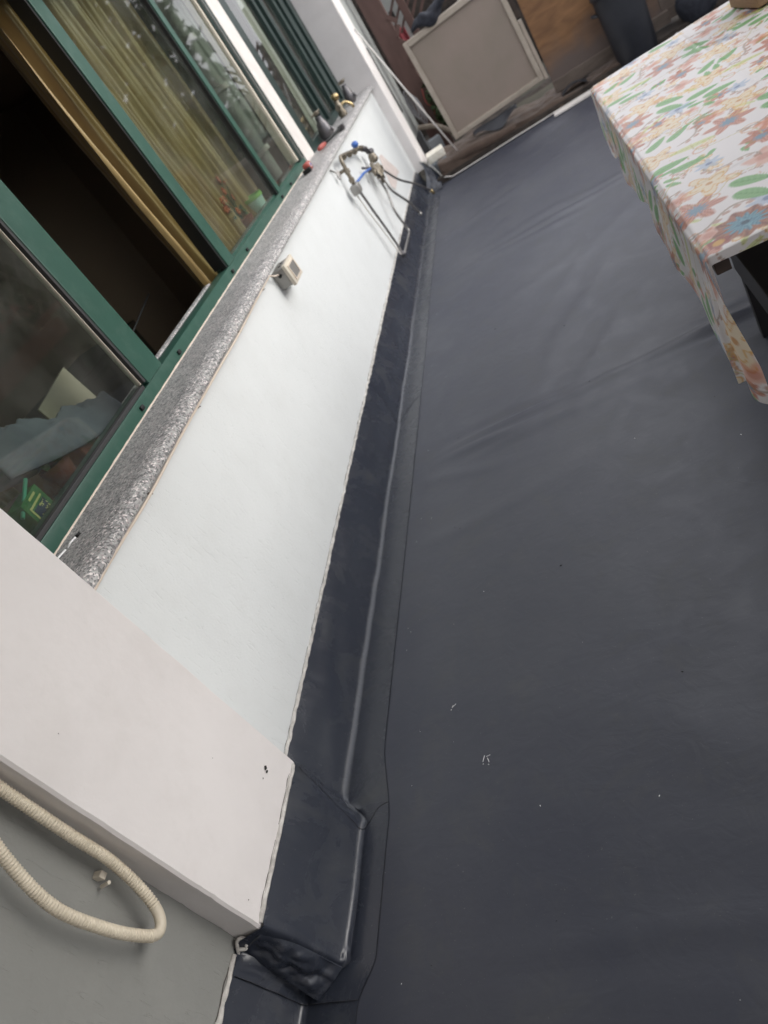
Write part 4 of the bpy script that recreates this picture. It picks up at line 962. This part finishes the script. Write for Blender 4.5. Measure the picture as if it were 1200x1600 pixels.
# dark bushes behind the panel
def leaf_mass(n, cx, cy, cz, rx, ry, rz_, s0, s1):
    m = MB()
    for i in range(n):
        d = Vector(rng.normal(size=3)).normalized() * (rng.random() ** .33)
        c = Vector((cx + d.x * rx, cy + d.y * ry, cz + d.z * rz_)); s_ = rng.uniform(s0, s1)
        a = Vector(rng.normal(size=3)).normalized(); b = a.cross(Vector(rng.normal(size=3))).normalized()
        m.add([c - a * s_, c + b * s_ * .45, c + a * s_, c - b * s_ * .45], [(0, 1, 2, 3)])
    return m
bs = thing("bush", (-.85, 8.4, 0), "dark low bush between the brown post and the beige panel", "bush")
O("foliage", leaf_mass(1500, -.88, 8.25, .42, .20, .18, .34, .02, .045), LEAF, bs, kind='stuff')
O("stem", MB().tube([(-.86, 8.25, 0), (-.87, 8.26, .35), (-.84, 8.24, .6)], .012, 6), TWIG, bs)
O("dry_leaf", MB().grid(lambda u, v: (lerp(-.97, -.86, u), 8.02 + .03 * math.sin(v * 3), lerp(.60, .68, v) + .02 * math.sin(u * 4)), 8, 6), BEIGEF, smooth=True, loc=(-.9, 8.0, .6), label="pale dry leaf above the bush beside the panel", cat="leaf")
O("backdrop_wall", MB().box(-3.0, -.5, 9.7, 9.85, 0, 1.8).box(-.499, 4.0, 9.7, 9.85, 0, .7), SOIL, loc=(.5, 9.7, 0), label="dark weathered wall closing the yard behind everything", cat="wall")
# navy cloth on the panel
def bag(u, v):
    a = u * 2 * math.pi; r_ = .045 * math.sin(math.pi * (.05 + .9 * v)) * (1 + .5 * nz(u * 5, v * 6)); x = lerp(-.80, -.44, v)
    return (x + .01 * math.sin(a * 3), 7.31 + r_ * 1.2 * math.cos(a), 1.125 + .02 * math.sin(v * 9) + r_ * 1.3 * math.sin(a) + .05 * v)
O("navy_bag", MB().grid(bag, 20, 26), NAVYF, smooth=True, loc=(-.6, 7.3, 1.1), label="dark navy cloth bunched over the beige panel's top edge", cat="cloth")

# ------------------------------------------------------------------ table, cloth, bench, wooden box
tx0, tx1, tyn, tyf, tz = .165, 1.15, 1.70, 3.68, .745
tab = thing("table", (.65, 2.7, 0), "long table hidden under the flowered cloth", "table")
O("tabletop", MB().box(tx0, tx1, tyn, tyf, tz - .018, tz, .004), DARKW, tab)
O("corner_bracket", MB().box(tx0 - .004, tx0 + .03, tyn - .005, tyn + .04, tz - .060, tz - .0185, .003), DARKW, tab)
for (x, y) in ((.55, 1.95), (tx1 - .08, 1.95), (.55, tyf - .07), (tx1 - .08, tyf - .07)):
    hh = tz - .019
    O("leg", MB().box(x, x + .055, y, y + .055, .006 if y > 2 else .006, hh, .004), DARKW, tab)
bc = thing("bench", (.45, 1.9, 0), "black bench under the right side of the table", "bench")
O("seat", MB().box(.275, .66, .9, 2.55, .405, .445, .005), BLACKB, bc)
for (x, y) in ((.30, .95), (.58, .95), (.30, 2.45), (.58, 2.45)): O("leg", MB().box(x, x + .045, y, y + .045, .006, .404, .004), BLACKB, bc)
O("apron", MB().box(.285, .31, 1.0, 2.44, .30, .404, .003), BLACKB, bc)
O("wooden_box", MB().box(.715, .93, 3.32, 3.56, tz + .012, tz + .22, .004, Matrix.Rotation(.15, 3, 'Z')).box(.70, .945, 3.305, 3.575, tz + .221, tz + .24, .003, Matrix.Rotation(.15, 3, 'Z')), WOODB, loc=(.82, 3.44, tz), label="brown wooden box standing on the far part of the flowered cloth", cat="box")

# cloth
CX, CY0, CY1 = .150, 1.668, 3.700
def hang_len(y):
    h = .215
    h += .115 * (1 - sm(1.72, 2.25, y)) + .065 * sm(3.25, 3.66, y) + .012 * math.sin(y * 9) + .006 * math.sin(y * 23)
    return h
SW = 1.10; nS, nV = 330, 560
HH = .42
s_top = np.linspace(0, SW, 250)[1:]
sn = np.linspace(-1, 0, 100)
def cloth_point(s, y):
    # s>0 on the top, s<0 down the left side (fraction of hang length)
    if s >= 0:
        x = CX + s; z = tz + .006 + .0022 * nz(x * 7, y * 7) + .0022 * sum(math.exp(-((y - c_) / .006) ** 2) for c_ in (2.08, 2.62, 3.16)) + .0022 * math.exp(-((x - .52) / .006) ** 2) + .0008 * math.sin(x * 23 + y * 5)
        yy = y
        for (ed, sg) in ((CY0, -1), (CY1, 1)):
            o_ = (y - ed) * sg
            if o_ > 0:
                yy = ed + sg * .006 * (1 - math.exp(-o_ / .006)) + sg * o_ * .12; z -= o_ * (.95 if o_ > .004 else .4)
        if s < .012: z -= (.012 - s) ** 2 * 35
        return (x, yy, z), (s, y)
    h = hang_len(y); d = -s * h
    a = d / .008
    if a < 1.5: x = CX - .008 * math.sin(a) ; z = tz + .001 - .008 * (1 - math.cos(a))
    else: x = CX - .008; z = tz - .007 - (d - .012)
    k = sm(.0, .22, d)
    x += -k * (.020 + .007 * math.sin(y * 8.5 + 1.0) + .004 * math.sin(y * 21)) + .012 * k * sm(3.0, 3.72, y)
    yy = y
    if y < CY0:     # free corner that hangs in front and folds back under
        o_ = CY0 - y
        g = sm(0, .24, d)
        yy = CY0 - .002 - o_ * g; x += .42 * o_ * g + .010 * math.sin(o_ * 60) * g
        z += .018 * math.sin(o_ * 45) * g
    if y > CY1: yy = CY1 + (y - CY1) * sm(0, .06, d) * .5
    return (x, yy, z), (-d, y)
ysv = np.concatenate([np.linspace(CY0 - .115, CY0, 30)[:-1], np.linspace(CY0, CY1, 470), np.linspace(CY1, CY1 + .12, 24)[1:]])
allS = np.concatenate([sn, s_top]); vs = []; uv = []
for y in ysv:
    for s_ in allS:
        # front edge overhang kept short on top
        yy = y
        if s_ > 0 and y < CY0: yy = CY0 - (CY0 - y) * (.16 + .08 * math.sin(s_ * 6))
        p, q = cloth_point(float(s_), float(yy)); vs.append(p); uv.append((q[0], yy if s_ > 0 else y))
ns = len(allS); fs = []
for j in range(len(ysv) - 1):
    for i in range(ns - 1):
        a = j * ns + i; fs.append((a, a + 1, a + ns + 1, a + ns))
cm = MB(); cm.v = vs; cm.f = fs
# printed flowers, drawn straight onto the mesh as flat colour
UV = np.array(uv); base = np.tile(np.array([[.77, .74, .735]]), (len(UV), 1))
def blend(mask, col, a=1.0):
    m_ = (mask * a)[:, None]; base[idx] = base[idx] * (1 - m_) + np.array(col)[None, :] * m_
def step(x, w_): return np.clip(x / w_ + .5, 0, 1)
WE = .006
kinds = ['lines', 'leafpair', 'flower', 'small', 'blotch', 'ygleaf', 'vine', 'leafpair', 'lines', 'twig', 'vine']
spots = []
tile = [(.04, .05, 'flower', 1.0), (.16, .03, 'leafpair', 1.2), (.30, .07, 'lines', 1.1), (.40, .02, 'ygleaf', 1.0), (.10, .17, 'lines', 1.2), (.23, .16, 'blotch', 1.0), (.36, .19, 'leafpair', 1.0),
        (.02, .28, 'vine', 1.2), (.13, .30, 'small', 1.0), (.26, .29, 'flower', .75), (.39, .31, 'lines', 1.1), (.07, .40, 'leafpair', 1.1), (.20, .41, 'vine', 1.2), (.33, .42, 'twig', 1.2), (.44, .40, 'small', 1.2),
        (.44, .15, 'twig', 1.2), (.17, .23, 'twig', 1.0), (.30, .36, 'blotch', .8), (.02, .16, 'blotch', .8), (.43, .25, 'vine', .9), (.12, .11, 'vine', .9)]
T_ = .47
for i in range(-2, 4):
    for j in range(2, 10):
        for (a, b_, k, sc) in tile: spots.append((i * T_ + a + (j % 2) * .2, j * T_ + b_, k, sc * 1.5, hash((round(a * 100), round(b_ * 100))) % 628 / 100))
rr_ = random.Random(4)
extra = []
for q in range(520):
    extra.append((rr_.uniform(-.35, 1.1), rr_.uniform(1.5, 3.8), rr_.choice(['lines', 'blotch', 'twig', 'vine', 'twig', 'flower', 'lines', 'ygleaf', 'leafpair', 'leafpair', 'vine']), rr_.uniform(.55, .95), rr_.uniform(0, 6.28)))
spots = extra + spots
spots.append((.105, CY0 + .075, 'big', 1.0, .3))
for (cx, cy, k, sc, ang) in spots:
    R_ = .09 * sc
    idx = np.where((np.abs(UV[:, 0] - cx) < R_) & (np.abs(UV[:, 1] - cy) < R_))[0]
    if len(idx) == 0: continue
    dx, dy = UV[idx, 0] - cx, UV[idx, 1] - cy
    u = (dx * math.cos(ang) + dy * math.sin(ang)) / sc; v = (-dx * math.sin(ang) + dy * math.cos(ang)) / sc
    r = np.hypot(u, v) + 1e-6; th = np.arctan2(v, u)
    if k == 'big':
        pet = .066 * (1 + .10 * np.cos(9 * th)); m_ = step(pet - r, WE)
        st_ = .5 + .5 * np.sin(th * 27 + 3 * np.sin(r * 200))
        blend(m_, (.30, .085, .045), .92); blend(m_ * st_, (.42, .22, .13), .6); blend(m_ * step(.5 * (np.cos(9 * th) + 1) - .9, .2), (.12, .05, .04), .6)
        m2 = step(.040 * (1 + .22 * np.cos(13 * th)) - r, .006); blend(m2, (.05, .20, .30), .9); blend(m2 * (.5 + .5 * np.sin(th * 23)), (.25, .48, .55), .6)
        blend(step(.010 - r, .003), (.03, .08, .12)); 
        c2 = np.hypot(u + .075, v + .012); blend(step(.026 * (1 + .15 * np.cos(6 * np.arctan2(v + .012, u + .075))) - c2, WE), (.32, .08, .05), .9); blend(step(.013 - c2, .004), (.65, .38, .08), .9)
    elif k == 'flower':
        pet = .036 * (1 + .32 * np.cos(6 * th)); m_ = step(pet - r, WE); blend(m_, (.56, .20, .11), .75); blend(m_ * (.5 + .5 * np.sin(th * 24)), (.34, .11, .07), .6)
        blend(step(.015 * (1 + .3 * np.cos(11 * th)) - r, .003), (.13, .30, .42), .85)
    elif k == 'leafpair':
        for (ox, oy, an) in ((-.018, .012, .5), (.022, -.008, .35)):
            a_ = (u - ox) * math.cos(an) + (v - oy) * math.sin(an); b2 = -(u - ox) * math.sin(an) + (v - oy) * math.cos(an)
            e = 1 - (a_ / .030) ** 2 - (b2 / (.0125 * (1 - .35 * a_ / .03))) ** 2; m_ = step(e, .25); blend(m_, (.14, .36, .11), .9)
            blend(m_ * step(.0012 - np.abs(b2), .001), (.10, .26, .08), .7); blend(m_ * (.5 + .5 * np.sin(a_ * 700 + np.abs(b2) * 500)), (.30, .55, .24), .35)
    elif k == 'ygleaf':
        e = 1 - (u / .042) ** 2 - (v / .011) ** 2; m_ = step(e, .3); blend(m_, (.58, .62, .20), .7); blend(m_ * step(.001 - np.abs(v), .001), (.35, .40, .1), .7)
    elif k == 'lines':
        for q in (0, 1):
            rr = .030 * (1 - .35 * q) * (1 + .38 * np.cos(5 * th + q * .6)); blend(step(.0016 - np.abs(r - rr), .0014), (.62, .30, .06), .9)
        m_ = step(.030 * (1 + .38 * np.cos(5 * th)) - r, WE); blend(m_, (.80, .60, .25), .45); blend(step(.005 - r, .002), (.55, .25, .06), .8)
    elif k == 'small':
        m_ = step(.020 * (1 + .3 * np.cos(7 * th)) - r, .003); blend(m_, (.30, .42, .58), .6); blend(step(.006 - r, .002), (.1, .15, .3), .7)
    elif k == 'blotch':
        m_ = step(.026 * (1 + .25 * np.cos(4 * th + 1) + .1 * np.cos(9 * th)) - r, .008); blend(m_, (.66, .26, .14), .6); blend(m_ * step(.012 - r, .006), (.5, .16, .1), .5)
    elif k == 'twig':
        m_ = step(.0022 - np.abs(v - .012 * np.sin(u * 60)), .0015) * (np.abs(u) < .055); blend(m_, (.30, .20, .13), .7)
        for q in range(-3, 4):
            e = 1 - ((u - q * .015) / .006) ** 2 - ((v - .012 * math.sin(q * .015 * 60) - .007) / .004) ** 2; blend(step(e, .4), (.42, .20, .12), .7)
    elif k == 'vine':
        m_ = step(.0013 - np.abs(v - .018 * np.sin(u * 48)), .0013) * (np.abs(u) < .07); blend(m_, (.52, .46, .22), .8)
        m_ = step(.0013 - np.abs(np.hypot(u - .03, v - .02) - .013), .0012); blend(m_, (.62, .34, .16), .8)
        m_ = step(.0013 - np.abs(np.hypot(u + .03, v + .02) - .011), .0012); blend(m_, (.60, .30, .16), .8)
cloth = O("tablecloth", cm, MATS.get("x") or mat("cloth_print", (.7, .7, .7), .34, bump=.10, bscale=140, bdist=.001, spec=.55), smooth=True, loc=(.6, 2.7, tz),
          label="white plastic tablecloth printed with flowers and green leaves, its corner hanging low", cat="tablecloth")
at = cloth.data.color_attributes.new("print", 'FLOAT_COLOR', 'POINT')
at.data.foreach_set('color', np.concatenate([base, np.ones((len(base), 1))], 1).astype(np.float32).ravel())
cmat = MATS["cloth_print"]; n, l = cmat.node_tree.nodes, cmat.node_tree.links
an = n.new("ShaderNodeAttribute"); an.attribute_name = "print"; l.new(an.outputs["Color"], n["Principled BSDF"].inputs["Base Color"])
trn = n.new("ShaderNodeBsdfTranslucent"); l.new(an.outputs["Color"], trn.inputs[0])
mxs = n.new("ShaderNodeMixShader"); mxs.inputs[0].default_value = .28
l.new(n["Principled BSDF"].outputs[0], mxs.inputs[1]); l.new(trn.outputs[0], mxs.inputs[2]); l.new(mxs.outputs[0], n["Material Output"].inputs[0])

# ------------------------------------------------------------------ outer side of the terrace (seen mirrored in the panes)
TANW = mat("tan_slat_wood", (.30, .26, .19), .7, col2=(.24, .20, .14), scale=8)
rl = thing("railing", (2.9, 3, 0), "dark lattice railing on the open side of the terrace, mirrored in the near pane", "railing")
O("handrail", MB().box(2.80, 2.90, -1.5, 9.5, .94, 1.01, .005), REDBR, rl)
for k in range(8): O("baluster", MB().box(2.88, 2.93, -1.4 + k * 1.5, -1.35 + k * 1.5, 0, 1.0), LATT, rl)
for k in range(44):
    y = -1.3 + k * .25
    for sg in (-1, 1): O("lattice_slat", MB().box(2.92 + .006 * sg, 2.926 + .006 * sg, y - .013, y + .013, .86, 2.0, 0, Matrix.Rotation(.75 * sg, 3, 'X')), TANW, rl)
O("unseen_trees", leaf_mass(34000, 8.0, 15.5, 2.0, 6.2, 1.8, 5.2, .12, .22), LEAF, kind='stuff')  # out-of-view trees, added to darken the sky mirrored in the middle pane
hd = O("hedge", leaf_mass(12000, 5.4, 6.0, .0, 1.5, 12.0, 1.7, .07, .16), LEAF, kind='stuff')
pf = MB()
for i in range(120):
    pf.lathe([(.004, 0), (.03, .01), (.004, .03)], (2.75 + rng.uniform(-.08, .08), rng.uniform(4.5, 7.5), 1.12 + rng.uniform(-.1, .18)), tuple(rng.normal(size=3)), 6)
fp = thing("flower_trough", (2.75, 6, 0), "trough of red flowers on the open side of the terrace", "planter")
O("trough", MB().box(2.60, 2.78, 4.4, 7.6, .72, .93, .01), REDBR, fp)
O("blooms", pf, REDP, fp, kind='stuff')
O("leaves", leaf_mass(1500, 2.72, 6, 1.05, .10, 1.55, .12, .02, .05), LEAF, fp, kind='stuff')
O("trough_stand", MB().box(2.64, 2.74, 4.6, 4.7, .01, .719).box(2.64, 2.74, 7.3, 7.4, .01, .719), LATT, fp)

# ------------------------------------------------------------------ crumbs on the floor
wm, dm = MB(), MB()
def crumb(m, x, y, s_):
    z = floor_h(x, y) * sm(-1.12, -1.0, x) + .001
    a = random.random() * 6.28
    m.add([(x + s_ * math.cos(a + k * 1.57) * (1 if k % 2 else .5), y + s_ * math.sin(a + k * 1.57) * (1 if k % 2 else .5), z) for k in range(4)] + [(x, y, z + s_ * .5)], [(0, 1, 4), (1, 2, 4), (2, 3, 4), (3, 0, 4)])
for (x, y) in ((-.90, 1.30), (-.895, 1.312), (-.80, 1.10), (-.785, 1.095), (-.37, .91), (-.79, 1.73), (-.2, 2.2), (.1, 2.0), (-.65, .95)): crumb(wm, x, y, .0028)
for i in range(16): crumb(wm, random.uniform(-1.0, 1.0), random.uniform(.4, 6.5), random.uniform(.0008, .0020))
for (x, y) in ((-.52, 1.72), (-1.0, 3.0), (-.7, 3.6), (-.9, 2.72), (-.35, 3.25), (-.3, 2.68)): crumb(dm, x, y, .005)
for i in range(30): crumb(dm, random.uniform(-1.0, .6), random.uniform(.5, 6.5), random.uniform(.0015, .0035))
for i in range(45):
    crumb(wm if i % 3 else dm, -1.09 + abs(random.gauss(0, .05)), random.uniform(.3, 6.5), random.uniform(.0010, .0024))
O("white_crumbs", wm, SLIVER, kind='stuff')
O("dark_crumbs", dm, DARKH, kind='stuff')
# short white scrape marks
sc = MB()
for (x, y, L, a) in ((-.80, 1.105, .018, 1.3), (-.782, 1.10, .014, 1.9), (-.79, 1.118, .012, .2), (-.897, 1.305, .016, .6)):
    sc.tube([(x, y, .0035 + floor_h(x, y)), (x + L * math.cos(a), y + L * math.sin(a), .0035 + floor_h(x, y))], .0008, 5)
O("paint_scrapes", sc, SLIVER, kind='stuff')
